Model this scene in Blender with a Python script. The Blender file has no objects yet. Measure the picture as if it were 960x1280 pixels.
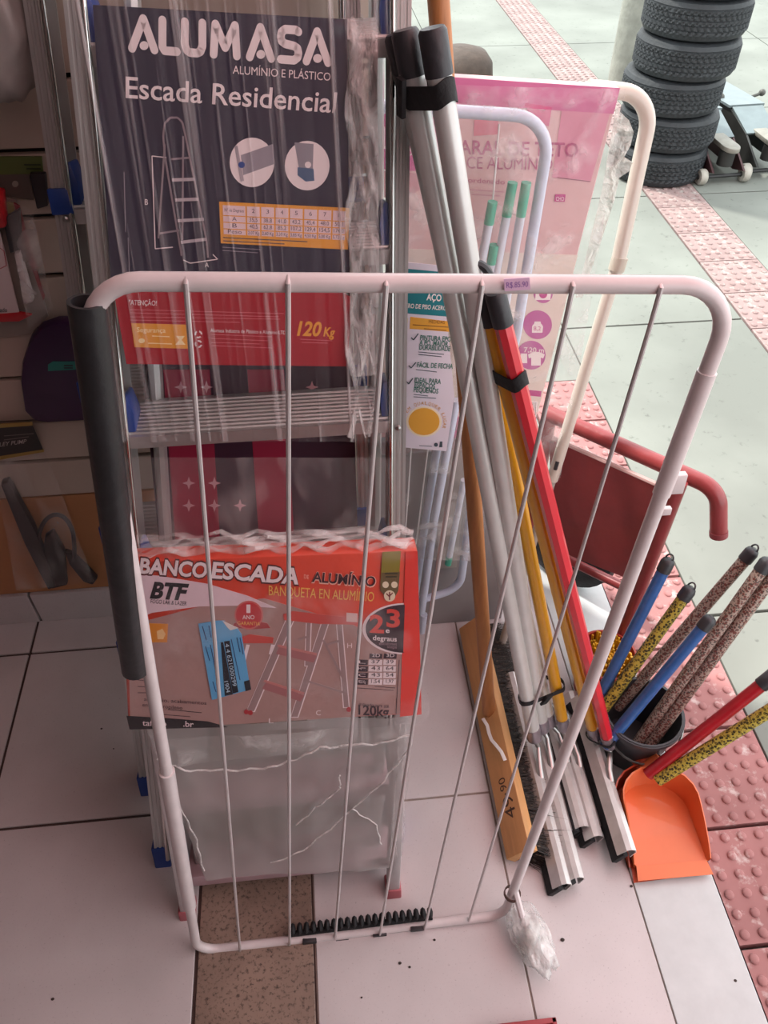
import bpy, bmesh, math, random
from mathutils import Vector, Matrix, noise
random.seed(7)
S = bpy.context.scene
COL = S.collection

# ------------------------------------------------------------------ camera
FPX, CAMH = 993.0, 1.5
PITCH, YAW, ROLL = (math.radians(a) for a in (45.387, 5.882, 0.117))
_f = Vector((math.sin(YAW)*math.cos(PITCH), math.cos(YAW)*math.cos(PITCH), -math.sin(PITCH)))
_r0 = Vector((math.cos(YAW), -math.sin(YAW), 0)); _u0 = _r0.cross(_f)
_r = math.cos(ROLL)*_r0 + math.sin(ROLL)*_u0
_u = -math.sin(ROLL)*_r0 + math.cos(ROLL)*_u0
CPOS = Vector((0, 0, CAMH))
cam = bpy.data.cameras.new('camera'); camo = bpy.data.objects.new('camera', cam); COL.objects.link(camo)
camo.matrix_world = Matrix(((_r.x, _u.x, -_f.x, 0), (_r.y, _u.y, -_f.y, 0), (_r.z, _u.z, -_f.z, CAMH), (0, 0, 0, 1)))
cam.sensor_fit = 'VERTICAL'; cam.sensor_height = 36; cam.lens = FPX*36/1280; cam.clip_start = .01
S.camera = camo

# ------------------------------------------------------------------ sky, sun, exposure
w = bpy.data.worlds.new('sky'); S.world = w; w.use_nodes = True
bg = w.node_tree.nodes['Background']; bg.inputs[0].default_value = (.93, .98, 1.0, 1); bg.inputs[1].default_value = 1.25
sun = bpy.data.lights.new('sun', 'SUN'); sun.energy = 2.2; sun.angle = math.radians(4); sun.color = (1, .97, .9)
suno = bpy.data.objects.new('sun', sun); COL.objects.link(suno)
suno.rotation_euler = Vector((.55, -.5, -1.0)).to_track_quat('-Z', 'Y').to_euler()
tube = bpy.data.lights.new('added_fill_lamp', 'AREA'); tube.shape = 'RECTANGLE'; tube.size = 1.2; tube.size_y = .12; tube.energy = 1.0; tube.color = (1, .93, .93)  # fill light added for the interior, no lamp in view
tubo = bpy.data.objects.new('added_fill_lamp', tube); COL.objects.link(tubo); tubo.location = (-.35, -.7, 2.64)
S.view_settings.view_transform = 'Standard'; S.view_settings.look = 'None'; S.view_settings.gamma = 1
S.view_settings.use_curve_mapping = False; S.view_settings.exposure = 1.1

# ------------------------------------------------------------------ helpers: unproject a pixel onto a real surface
def ray(x, y): return _f*FPX + _r*(x-480) - _u*(y-640)
def onp(x, y, p, n):
    d = ray(x, y); n = Vector(n); return CPOS + d*((Vector(p)-CPOS).dot(n)/d.dot(n))
def onZ(x, y, z=0.0): return onp(x, y, (0, 0, z), (0, 0, 1))
def onY(x, y, v): return onp(x, y, (0, v, 0), (0, 1, 0))

class Fr:
    """a plane in the place: origin O, right U, up V, outward N"""
    def __init__(s, O, U, V): s.O, s.U, s.V = Vector(O), Vector(U).normalized(), Vector(V).normalized(); s.N = s.U.cross(s.V)
    def p(s, u, v, w=0.0): return s.O + s.U*u + s.V*v + s.N*w
    def uv(s, x, y, w=0.0):
        q = onp(x, y, s.O + s.N*w, s.N) - s.O
        return q.dot(s.U), q.dot(s.V)
def lean(y0, deg, z0=0.0):
    a = math.radians(deg); return Fr((0, y0, z0), (1, 0, 0), (0, math.sin(a), math.cos(a)))

class G:
    def __init__(s): s.v = []; s.f = []
    def add(s, vs, fs):
        n = len(s.v); s.v += [Vector(q) for q in vs]; s.f += [tuple(i+n for i in q) for q in fs]; return s
    def box(s, a, b, fr=None):
        (x0, y0, z0), (x1, y1, z1) = a, b
        vs = [(x0,y0,z0),(x1,y0,z0),(x1,y1,z0),(x0,y1,z0),(x0,y0,z1),(x1,y0,z1),(x1,y1,z1),(x0,y1,z1)]
        if fr: vs = [fr.p(*q) for q in vs]
        return s.add(vs, [(0,3,2,1),(4,5,6,7),(0,1,5,4),(1,2,6,5),(2,3,7,6),(3,0,4,7)])
    def prism(s, poly, w0, w1, fr):
        n = len(poly)
        vs = [fr.p(u, v, w0) for u, v in poly] + [fr.p(u, v, w1) for u, v in poly]
        return s.add(vs, [tuple(reversed(range(n))), tuple(range(n, 2*n))] + [(i, (i+1) % n, n+(i+1) % n, n+i) for i in range(n)])
    def tube(s, path, r, seg=12, closed=False, cap=True, rs=None, flat=1.0, ref=None):
        P = [Vector(q) for q in path]; n = len(P); base = len(s.v); prev = None
        for i in range(n):
            a = P[i-1] if (i > 0 or closed) else P[i]; b = P[(i+1) % n] if (i < n-1 or closed) else P[i]
            t = (b-a).normalized()
            if prev is None:
                k = Vector(ref) if ref else (Vector((0, 0, 1)) if abs(t.z) < .9 else Vector((1, 0, 0)))
                x = (k - t*k.dot(t)).normalized()
            else: x = (prev - t*prev.dot(t)).normalized()
            prev = x; yv = t.cross(x); rr = rs[i] if rs else r
            for j in range(seg):
                g = 2*math.pi*j/seg; s.v.append(P[i] + x*(rr*math.cos(g)*flat) + yv*(rr*math.sin(g)))
        for i in range(n if closed else n-1):
            for j in range(seg):
                a0 = base+i*seg+j; a1 = base+i*seg+(j+1) % seg; b0 = base+((i+1) % n)*seg+j; b1 = base+((i+1) % n)*seg+(j+1) % seg
                s.f.append((a0, a1, b1, b0))
        if cap and not closed:
            s.f.append(tuple(base+j for j in reversed(range(seg)))); s.f.append(tuple(base+(n-1)*seg+j for j in range(seg)))
        return s
    def cyl(s, a, b, r, r2=None, seg=14): return s.tube([a, b], r, seg, rs=[r, r if r2 is None else r2])
    def lathe(s, prof, c, seg=32, axis=(0, 0, 1), close=False, fn=None):
        A = Vector(axis).normalized(); k = Vector((1, 0, 0)) if abs(A.x) < .9 else Vector((0, 1, 0))
        X = (k-A*k.dot(A)).normalized(); Yv = A.cross(X); base = len(s.v); m = len(prof); c = Vector(c)
        for i in range(seg):
            g = 2*math.pi*i/seg
            for j, (r, h) in enumerate(prof):
                if fn: r = r + fn(g, j)
                s.v.append(c + (X*math.cos(g)+Yv*math.sin(g))*r + A*h)
        for i in range(seg):
            for j in range(m if close else m-1):
                a0 = base+i*m+j; a1 = base+i*m+(j+1) % m; b0 = base+((i+1) % seg)*m+j; b1 = base+((i+1) % seg)*m+(j+1) % m
                s.f.append((a0, b0, b1, a1))
        return s
    def disc(s, c, r, fr, w0, w1, seg=28, a0=0, a1=2*math.pi, ry=None):
        full = abs(a1-a0) > 6.28; n = seg if full else seg+1
        poly = [(c[0]+r*math.cos(a0+(a1-a0)*i/seg), c[1]+(ry or r)*math.sin(a0+(a1-a0)*i/seg)) for i in range(n)]
        return s.prism(poly, w0, w1, fr)
    def ball(s, c, r, seg=10, rings=6, sq=(1, 1, 1)):
        c = Vector(c); prof = [(max(1e-4, math.sin(math.pi*i/rings)), -math.cos(math.pi*i/rings)) for i in range(rings+1)]
        base = len(s.v); s.lathe([(a*r, h*r) for a, h in prof], (0, 0, 0), seg)
        for i in range(base, len(s.v)): q = s.v[i]; s.v[i] = c + Vector((q.x*sq[0], q.y*sq[1], q.z*sq[2]))
        return s
    def build(s, name, mat, parent=None, smooth=True, bevel=0, angle=40):
        me = bpy.data.meshes.new(name); me.from_pydata([tuple(q) for q in s.v], [], s.f); me.update()
        return finish(name, me, mat, parent, smooth, bevel, angle)

def finish(name, me, mat, parent=None, smooth=True, bevel=0, angle=40):
    bm = bmesh.new(); bm.from_mesh(me); bmesh.ops.recalc_face_normals(bm, faces=bm.faces)
    if bevel:
        es = [e for e in bm.edges if len(e.link_faces) == 2 and e.calc_face_angle(0) > math.radians(35)]
        bmesh.ops.bevel(bm, geom=es, offset=bevel, segments=2, profile=.5, affect='EDGES', clamp_overlap=True)
    if smooth:
        for q in bm.faces: q.smooth = True
        for e in bm.edges:
            if len(e.link_faces) == 2 and e.calc_face_angle(0) > math.radians(angle): e.smooth = False
    bm.to_mesh(me); bm.free()
    me.materials.append(mat)
    o = bpy.data.objects.new(name, me); COL.objects.link(o)
    if parent: attach(o, parent)
    return o
def attach(o, parent):
    o.parent = parent; o.matrix_parent_inverse = wm(parent).inverted()
def wm(o):
    return wm(o.parent) @ o.matrix_parent_inverse @ o.matrix_basis if o.parent else o.matrix_basis.copy()
def tag(o, label, cat, group=None, kind=None):
    o['label'] = label; o['category'] = cat
    if group: o['group'] = group
    if kind: o['kind'] = kind
    return o
def thing(name, loc, label, cat, group=None):
    o = bpy.data.objects.new(name, None); COL.objects.link(o); o.location = loc; o.empty_display_size = .05
    return tag(o, label, cat, group)
def struct(o): o['kind'] = 'structure'; return o
def copy_tree(o, parent=None):
    c = o.copy(); COL.objects.link(c)
    if parent: c.parent = parent
    for ch in [k for k in o.children]: copy_tree(ch, c)
    return c

# ------------------------------------------------------------------ materials
def lin(h):
    h = h.lstrip('#'); c = [int(h[i:i+2], 16)/255 for i in (0, 2, 4)]
    return tuple(x/12.92 if x <= .04045 else ((x+.055)/1.055)**2.4 for x in c)
_mc = {}
def M(hexc, rough=.5, metal=0.0, var=.0, vscale=6.0, bump=0.0, bscale=80.0, coat=0.0, alpha=1.0, stretch=(1, 1, 1), name=None):
    key = (hexc, rough, metal, var, vscale, bump, bscale, coat, alpha, stretch)
    if key in _mc: return _mc[key]
    m = bpy.data.materials.new(name or ('mat_'+hexc.lstrip('#'))); m.use_nodes = True; nt = m.node_tree; b = nt.nodes['Principled BSDF']
    c = lin(hexc); b.inputs['Base Color'].default_value = (*c, 1); b.inputs['Roughness'].default_value = rough; b.inputs['Metallic'].default_value = metal
    b.inputs['Coat Weight'].default_value = coat; b.inputs['Alpha'].default_value = alpha
    if var or bump:
        tc = nt.nodes.new('ShaderNodeTexCoord'); mp = nt.nodes.new('ShaderNodeMapping'); mp.inputs['Scale'].default_value = stretch
        nt.links.new(tc.outputs['Object'], mp.inputs[0])
    if var:
        n = nt.nodes.new('ShaderNodeTexNoise'); n.inputs['Scale'].default_value = vscale; n.inputs['Detail'].default_value = 6; n.inputs['Roughness'].default_value = .65
        nt.links.new(mp.outputs[0], n.inputs['Vector'])
        r = nt.nodes.new('ShaderNodeValToRGB'); r.color_ramp.elements[0].position = .3; r.color_ramp.elements[1].position = .7
        r.color_ramp.elements[0].color = (*[x*(1-var) for x in c], 1); r.color_ramp.elements[1].color = (*[min(1, x*(1+var)) for x in c], 1)
        nt.links.new(n.outputs['Fac'], r.inputs[0]); nt.links.new(r.outputs[0], b.inputs['Base Color'])
    if bump:
        n2 = nt.nodes.new('ShaderNodeTexNoise'); n2.inputs['Scale'].default_value = bscale; n2.inputs['Detail'].default_value = 4
        nt.links.new(mp.outputs[0], n2.inputs['Vector'])
        bp = nt.nodes.new('ShaderNodeBump'); bp.inputs['Strength'].default_value = bump; bp.inputs['Distance'].default_value = .01
        nt.links.new(n2.outputs['Fac'], bp.inputs['Height']); nt.links.new(bp.outputs[0], b.inputs['Normal'])
    _mc[key] = m; return m
def speckle(name, base, dots, scale, thr, rough=.4, var=.1, vscale=3, third=None):
    """stone or tile: cloudy base colour with small flecks"""
    m = bpy.data.materials.new(name); m.use_nodes = True; nt = m.node_tree; b = nt.nodes['Principled BSDF']; b.inputs['Roughness'].default_value = rough
    tc = nt.nodes.new('ShaderNodeTexCoord')
    n = nt.nodes.new('ShaderNodeTexNoise'); n.inputs['Scale'].default_value = vscale; n.inputs['Detail'].default_value = 8; nt.links.new(tc.outputs['Object'], n.inputs['Vector'])
    r = nt.nodes.new('ShaderNodeValToRGB'); c = lin(base); r.color_ramp.elements[0].position = .35; r.color_ramp.elements[1].position = .65
    r.color_ramp.elements[0].color = (*[x*(1-var) for x in c], 1); r.color_ramp.elements[1].color = (*[min(1, x*(1+var)) for x in c], 1)
    nt.links.new(n.outputs['Fac'], r.inputs[0])
    n2 = nt.nodes.new('ShaderNodeTexNoise'); n2.inputs['Scale'].default_value = scale; n2.inputs['Detail'].default_value = 5; n2.inputs['Roughness'].default_value = .7; nt.links.new(tc.outputs['Object'], n2.inputs['Vector'])
    r2 = nt.nodes.new('ShaderNodeValToRGB'); r2.color_ramp.elements[0].position = thr; r2.color_ramp.elements[1].position = thr+.12
    nt.links.new(n2.outputs['Fac'], r2.inputs[0])
    mx = nt.nodes.new('ShaderNodeMix'); mx.data_type = 'RGBA'; mx.inputs['B'].default_value = (*lin(dots), 1)
    nt.links.new(r2.outputs[0], mx.inputs['Factor']); nt.links.new(r.outputs[0], mx.inputs['A']); nt.links.new(mx.outputs['Result'], b.inputs['Base Color'])
    return m
def film(name, hexc='#eef2f2', fac=.12, fmax=.4, stretch=(1, 1, 1), scale=14, rough=.12, bump=.5, lo=.5, hi=.72, dist=.35, det=4):
    """clear wrapping film: mostly see-through and shiny, creases whitened with wrinkle highlights painted in"""
    m = bpy.data.materials.new(name); m.use_nodes = True; nt = m.node_tree; b = nt.nodes['Principled BSDF']
    b.inputs['Base Color'].default_value = (*lin(hexc), 1); b.inputs['Roughness'].default_value = rough
    tc = nt.nodes.new('ShaderNodeTexCoord'); mp = nt.nodes.new('ShaderNodeMapping'); mp.inputs['Scale'].default_value = stretch; nt.links.new(tc.outputs['Object'], mp.inputs[0])
    n = nt.nodes.new('ShaderNodeTexNoise'); n.inputs['Scale'].default_value = scale; n.inputs['Detail'].default_value = det; n.inputs['Distortion'].default_value = dist; nt.links.new(mp.outputs[0], n.inputs['Vector'])
    r = nt.nodes.new('ShaderNodeValToRGB'); r.color_ramp.elements[0].position = lo; r.color_ramp.elements[1].position = hi
    r.color_ramp.elements[0].color = (fac, fac, fac, 1); r.color_ramp.elements[1].color = (fmax, fmax, fmax, 1); nt.links.new(n.outputs['Fac'], r.inputs[0])  # pale end of the ramp paints wrinkle highlights along with crease whitening
    bp = nt.nodes.new('ShaderNodeBump'); bp.inputs['Strength'].default_value = bump; bp.inputs['Distance'].default_value = .02
    nt.links.new(n.outputs['Fac'], bp.inputs['Height']); nt.links.new(bp.outputs[0], b.inputs['Normal'])
    t = nt.nodes.new('ShaderNodeBsdfTransparent'); mx = nt.nodes.new('ShaderNodeMixShader')
    nt.links.new(r.outputs[0], mx.inputs[0]); nt.links.new(t.outputs[0], mx.inputs[1]); nt.links.new(b.outputs[0], mx.inputs[2])
    nt.links.new(mx.outputs[0], nt.nodes['Material Output'].inputs[0]); return m
def spots(name, base, dot, dot2, scale=160, thr=.35, rough=.35):
    """printed plastic sleeve: voronoi blotches in two inks"""
    m = bpy.data.materials.new(name); m.use_nodes = True; nt = m.node_tree; b = nt.nodes['Principled BSDF']; b.inputs['Roughness'].default_value = rough
    tc = nt.nodes.new('ShaderNodeTexCoord'); out = None; prev = (*lin(base), 1)
    for k, (c, sc, th) in enumerate(((dot, scale, thr), (dot2, scale*1.37, thr*.8))):
        v = nt.nodes.new('ShaderNodeTexVoronoi'); v.inputs['Scale'].default_value = sc; nt.links.new(tc.outputs['Object'], v.inputs['Vector'])
        r = nt.nodes.new('ShaderNodeValToRGB'); r.color_ramp.elements[0].position = th; r.color_ramp.elements[1].position = th+.08
        r.color_ramp.elements[0].color = (1, 1, 1, 1); r.color_ramp.elements[1].color = (0, 0, 0, 1); nt.links.new(v.outputs['Distance'], r.inputs[0])
        mx = nt.nodes.new('ShaderNodeMix'); mx.data_type = 'RGBA'; mx.inputs['B'].default_value = (*lin(c), 1); nt.links.new(r.outputs[0], mx.inputs['Factor'])
        if out: nt.links.new(out, mx.inputs['A'])
        else: mx.inputs['A'].default_value = prev
        out = mx.outputs['Result']
    nt.links.new(out, b.inputs['Base Color']); return m

ALU = M('#c0bfbd', .36, .65, .05, 30, .05, 60, stretch=(1, .05, .05), name='brushed_aluminium')
POLE = M('#cfcfcc', .32, .3, .05, 30, name='pole_aluminium')
ALU2 = M('#c4c2c0', .45, .85, .1, 20, name='matt_aluminium')
STEEL = M('#a8a4a2', .3, 1.0, .1, 30, name='pressed_steel')
WHITE_P = M('#dcd2d2', .32, .0, .06, 30, coat=.3, name='white_enamel')
BLACK_PL = M('#303034', .45, 0, .15, 40, .1, 90, name='black_plastic')
BLACK_RB = M('#17171a', .7, 0, .2, 40, .2, 120, name='black_rubber')
BLUE_PL = M('#1f3f86', .4, 0, .1, 20, name='blue_plastic')
WOOD = M('#b27443', .5, 0, .22, 9, .1, 40, stretch=(4, 4, .35), name='varnished_wood')
WOOD2 = M('#c8945f', .6, 0, .15, 9, .1, 40, stretch=(4, .35, 4), name='raw_wood')
RED_P = M('#8c3739', .4, .0, .15, 14, .08, 60, coat=.2, name='red_paint')
FILM_V = film('clear_film_creased_lengthwise', '#f2ecec', .04, .55, (34, .4, .4), 2.4, .1, .7, .53, .78, 0.0, 2)  # lengthwise pale streaks: whitened creases and highlights put into the film colour
FILM = film('clear_film', '#f4f0ee', .10, .5, (1, 1, 1), 16, .12, .9)
FILM_LT = film('clear_film_taut', '#f4f0ee', .07, .3, (2, 2, .6), 10, .12, .6)
FROST = film('frosted_film', '#b9b2b0', .52, .68, (1, 1, 1), 7, .35, .5, .45, .75, .1, 2)

# ------------------------------------------------------------------ flat print
_cap = [None]
def text_mesh(body, bold=0.0, shear=0.0):
    cu = bpy.data.curves.new('lettering', 'FONT'); cu.body = body; cu.size = 1; cu.resolution_u = 3; cu.offset = bold; cu.shear = shear
    ob = bpy.data.objects.new('lettering', cu); me = bpy.data.meshes.new_from_object(ob)
    bpy.data.objects.remove(ob); bpy.data.curves.remove(cu); return me
def text(body, fr, p0, p1, h, wv, mat, parent, bold=0.0, shear=0.0, up=None, name='lettering'):
    """print body along pixels p0->p1 (baseline), cap height h pixels, on plane fr at offset wv"""
    if _cap[0] is None:
        k = text_mesh('H'); _cap[0] = max(v.co.y for v in k.vertices)
    me = text_mesh(body, bold, shear); xs = [v.co.x for v in me.vertices]
    if not xs: return None
    x0, x1 = min(xs), max(xs)
    a = Vector(fr.uv(*p0, wv)); b = Vector(fr.uv(*p1, wv)); c = Vector(fr.uv(p0[0]+(up[0] if up else 0), p0[1]+(up[1] if up else -h), wv))
    e = (b-a)/(x1-x0); g = (c-a)/_cap[0]
    for v in me.vertices:
        q = a + e*(v.co.x-x0) + g*v.co.y; v.co = fr.p(q.x, q.y, wv)
    me.materials.append(mat); o = bpy.data.objects.new(name, me); COL.objects.link(o); attach(o, parent); return o
def patch(name, fr, pts, wv, mat, parent, t=.0003):
    """a flat printed area (or thin card) given by its outline"""
    return G().prism([fr.uv(x, y, wv) for x, y in pts], wv-t, wv, fr).build(name, mat, parent, smooth=False)
def dot(name, fr, c, r, wv, mat, parent, ry=None, t=.0003, seg=28, a0=0, a1=2*math.pi):
    n = seg if abs(a1-a0) > 6.28 else seg+1
    return patch(name, fr, [(c[0]+r*math.cos(a0+(a1-a0)*i/seg), c[1]-(ry or r)*math.sin(a0+(a1-a0)*i/seg)) for i in range(n)], wv, mat, parent, t)
def strokes(name, fr, segs, width, wv, mat, parent):
    """thin printed lines: segs are pixel pairs"""
    g = G()
    for (a, b) in segs:
        p = Vector(fr.uv(*a, wv)); q = Vector(fr.uv(*b, wv)); d = (q-p); n = Vector((-d.y, d.x)).normalized()*width/2
        g.prism([tuple(p+n), tuple(p-n), tuple(q-n), tuple(q+n)], wv-.0002, wv, fr)
    o = g.build(name, mat, parent, smooth=False)
    if len(segs) > 1: o['kind'] = 'stuff'
    return o
def sheet(name, fr, pts4, wv, amp, nu, nv, mat, parent, freq=8.0, fv=None, seed=0.0, kind=None):
    """a creased film sheet spanning four pixel corners (tl, tr, br, bl)"""
    a, b, c, d = [Vector(fr.uv(x, y, wv)) for x, y in pts4]; g = G(); vs = []
    for j in range(nv+1):
        for i in range(nu+1):
            s, t = i/nu, j/nv; q = (a*(1-s)+b*s)*(1-t) + (d*(1-s)+c*s)*t
            k = noise.noise(Vector((q.x*freq+seed, q.y*(fv or freq), seed)))*amp + noise.noise(Vector((q.x*freq*3+seed, q.y*(fv or freq)*2, seed+3)))*amp*.4
            vs.append(fr.p(q.x, q.y, wv+k))
    g.add(vs, [(j*(nu+1)+i, j*(nu+1)+i+1, (j+1)*(nu+1)+i+1, (j+1)*(nu+1)+i) for j in range(nv) for i in range(nu)])
    return g.build(name, mat, parent, angle=80)
def fillet(pts, rad, n=8, closed=True):
    out = []; m = len(pts)
    for i in range(m):
        p = Vector(pts[i])
        if not closed and i in (0, m-1): out.append(p); continue
        a = (Vector(pts[i-1])-p); b = (Vector(pts[(i+1) % m])-p); r = rad[i] if isinstance(rad, (list, tuple)) else rad
        ang = a.angle(b); t = r/math.tan(ang/2); t = min(t, a.length*.48, b.length*.48); r = t*math.tan(ang/2)
        p0 = p+a.normalized()*t; p1 = p+b.normalized()*t; bis = (a.normalized()+b.normalized()).normalized(); c = p+bis*(r/math.sin(ang/2))
        for k in range(n+1):
            s = k/n; q = (p0-c).normalized().slerp((p1-c).normalized(), s)
            out.append(c+q.normalized()*r)
    return out

# ================================================================== THE SETTING
TILE = speckle('white_floor_tile', '#c5bebe', '#9c9394', 260, .60, .32, .07, 5)
GRAN = speckle('brown_granite', '#8a7568', '#4d4038', 140, .52, .45, .2, 9)
CONC = speckle('pale_concrete', '#7b7f78', '#62655f', 30, .60, .9, .16, 1.8)
PINKT = speckle('red_cement_tile', '#a0706e', '#c0aca8', 22, .54, .85, .14, 6)
PINKF = speckle('greyish_red_cement_tile', '#947e7b', '#aaa29c', 22, .52, .85, .14, 6)  # greyer red for the far strip
GROUT = M('#4a3c38', .9, 0, .2, 40)
GROUT_L = M('#8d8078', .9, 0, .2, 40)

XA, XB, XC, XD, XE = -.275, -.073, .281, .506, .655
floor = struct(G().box((-2.4, -2.6, -.03), (XE, 1.38, -.004)).build('floor', GROUT, smooth=False))
G().box((XB, -1.4, -.015), (XE-.001, 1.37, -.002)).build('grout_bed', GROUT_L, floor, smooth=False)
def slab(name, x0, x1, y0, y1, mat, parent, gap=.0025, z0=-.02, z1=0.0, bev=.0012):
    return G().box((x0+gap, y0+gap, z0), (x1-gap, y1-gap, z1)).build(name, mat, parent, smooth=False, bevel=bev)
for i in range(5):
    x1 = XA - .413*i; x0 = x1-.413
    for (y0, y1) in ((-.914, -.51), (-.51, -.106), (-.106, .298), (.298, .702), (.702, 1.106), (1.106, 1.2)):
        slab('floor_tile', x0, x1, y0, y1, TILE, floor, .003)
for (y0, y1) in ((-1.1, -.3), (-.3, 1.2)):
    slab('granite_piece', XA, XB, y0, y1, GRAN, floor, .003)
for (y0, y1) in ((-.43, .125), (.125, .681), (.681, 1.236)):
    slab('floor_tile', XB, XC, y0, y1, TILE, floor, .002)
for (y0, y1) in ((-1.3, -.45), (-.45, 1.36)):
    slab('floor_tile', XC, XD, y0, y1, TILE, floor, .0012)
for (y0, y1) in ((-1.3, -.5), (-.5, 1.36)):
    slab('door_sill_tile', XD, XE, y0, y1, M('#bfc2c2', .35, 0, .06, 20, name='white_sill_tile'), floor, .001, z1=.001)

side = struct(G().box((-4, -3, -.08), (9, 14, -.035)).build('pavement', M('#77776f', .95, 0, .2, 8), smooth=False))
ys = [-2.24, -1.14, -.04, 1.06, 2.30, 3.30, 4.31, 5.53, 6.7, 8.0, 9.5, 11.2]
for a, b in zip(ys[:-1], ys[1:]):
    for (x0, x1) in ((.857, 1.50), (1.735, 3.0), (3.0, 4.3), (4.3, 6.2), (6.2, 8.8)):
        slab('concrete_slab', x0, x1, a, b, CONC, side, .004, -.03, -.006)
for (a, b) in ((1.385, 2.30), (2.30, 3.30), (3.30, 4.31), (4.31, 5.53), (5.53, 6.7), (6.7, 8.0), (8.0, 9.5), (9.5, 11.2)):
    slab('concrete_slab', -3.4, -.3, a, b, CONC, side, .004, -.03, -.006)
    slab('concrete_slab', -.3, .655, a, b, CONC, side, .004, -.03, -.006)
for (a, b) in ((2.005, 2.30), (2.30, 3.30), (3.30, 4.31), (4.31, 5.53), (5.53, 6.7), (6.7, 8.0), (8.0, 9.5), (9.5, 11.2)):
    slab('concrete_slab', .655, .857, a, b, CONC, side, .001, -.03, -.006)
# tactile paving: 20 cm cement tiles with rows of raised studs
def tactile(sz, n, stud_r, stud_h):
    g = G().box((.0015, .0015, -.025), (sz-.0015, sz-.0015, 0))
    for i in range(n):
        for j in range(n):
            c = (sz*(i+.5)/n, sz*(j+.5)/n, 0)
            g.lathe([(stud_r, -.001), (stud_r*.93, stud_h*.6), (stud_r*.7, stud_h), (.0004, stud_h)], c, 12)
    return g
t0 = tactile(.2, 6, .0092, .0042).build('tactile_tile', PINKT, side, angle=50); first = True
for k in range(-4, 9):
    y = .18+.205*k
    o = t0 if first else t0.copy()
    if not first: COL.objects.link(o)
    first = False; o.location = (.656, y-.02, -.003)
first = True; t1 = tactile(.234, 6, .0105, .0045).build('tactile_tile', PINKF, side, angle=50)
for k in range(40):
    y = -.6+.236*k
    o = t1 if first else t1.copy()
    if not first: COL.objects.link(o)
    first = False; o.location = (1.50, y, -.003)

# slatted display wall on the left, ending behind the ladders
WY = 1.2
wall = struct(G().box((-2.4, WY+.012, 0), (.112, WY+.1, 2.75)).build('wall_back', M('#241c1a', .8), smooth=False))
SLAT = M('#b5a598', .55, 0, .06, 4)
for k in range(25):
    z0 = .3875+.0955*k
    if z0 > 2.7: break
    G().box((-2.4, WY, z0+.004), (.112, WY+.014, min(2.75, z0+.0955-.004))).build('slat', SLAT, wall, smooth=False, bevel=.002)
G().box((-2.4, WY+.001, .1), (.112, WY+.014, .3875)).build('base_board', M('#b07a52', .6, 0, .1, 5), wall, smooth=False)
for i in range(5):
    x1 = .112 if i == 0 else -.272-.408*(i-1); x0 = -.272-.408*i
    G().box((x0+.003, WY-.006, 0), (x1-.003, WY+.012, .097)).build('skirting_tile', TILE, wall, smooth=False, bevel=.001)
WALLP = M('#7d706c', .8, 0, .05, 4)
struct(G().box((-2.5, -2.7, 0), (-2.4, 1.3, 2.75)).build('wall_left', WALLP, smooth=False))
struct(G().box((-2.5, -2.7, 0), (XE, -2.6, 2.75)).build('wall_rear', WALLP, smooth=False))
struct(G().box((.66, -2.7, -.03), (.76, -.5, 2.75)).build('wall_right_light_block', WALLP, smooth=False))  # unseen wall added to block daylight from the right rear
struct(G().box((-2.5, -2.7, 2.75), (.22, 1.35, 2.85)).build('ceiling', M('#6f5f5c', .8), smooth=False))
AWN = bpy.data.materials.new('red_awning_cloth'); AWN.use_nodes = True; _n = AWN.node_tree; _t = _n.nodes.new('ShaderNodeBsdfTranslucent'); _t.inputs[0].default_value = (.88, .50, .50, 1)
_d = _n.nodes.new('ShaderNodeBsdfDiffuse'); _d.inputs[0].default_value = (.55, .10, .10, 1); _m = _n.nodes.new('ShaderNodeMixShader'); _m.inputs[0].default_value = .8
_n.links.new(_d.outputs[0], _m.inputs[1]); _n.links.new(_t.outputs[0], _m.inputs[2]); _n.links.new(_m.outputs[0], _n.nodes['Material Output'].inputs[0])
aw = G().add([(.22, -2.6, 2.80), (1.9, -2.6, 2.45), (1.9, 1.5, 2.45), (.22, 1.5, 2.80)], [(0, 1, 2, 3)]).build('red_awning', AWN, smooth=False)
tag(aw, 'red sloping awning above the shop entrance', 'awning')
lf = thing('added_strip_light', (-.35, -.7, 2.75), 'added fill light in a white strip housing under the ceiling, out of view', 'light')
G().box((-.98, -.78, 2.69), (.28, -.62, 2.75)).build('housing', M('#e8e8e6', .5), lf, smooth=False, bevel=.006)  # housing made up to go with the added fill light
# steel post beside the tyre stack
pc = onZ(757, 112); pc = Vector((pc.x+.10, pc.y, 0))
post = thing('canopy_post', (pc.x, pc.y, -.006), 'white painted round post behind the tyre stack', 'post')
G().lathe([(.092, -.006), (.092, 3.0), (.001, 3.0)], (pc.x, pc.y, 0), 24).build('shaft', M('#8f9086', .6, 0, .22, 12, .4, 30), post)
G().lathe([(.13, -.006), (.13, .012), (.095, .014)], (pc.x, pc.y, 0), 24).build('base_plate', M('#9a9a92', .6), post)

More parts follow.
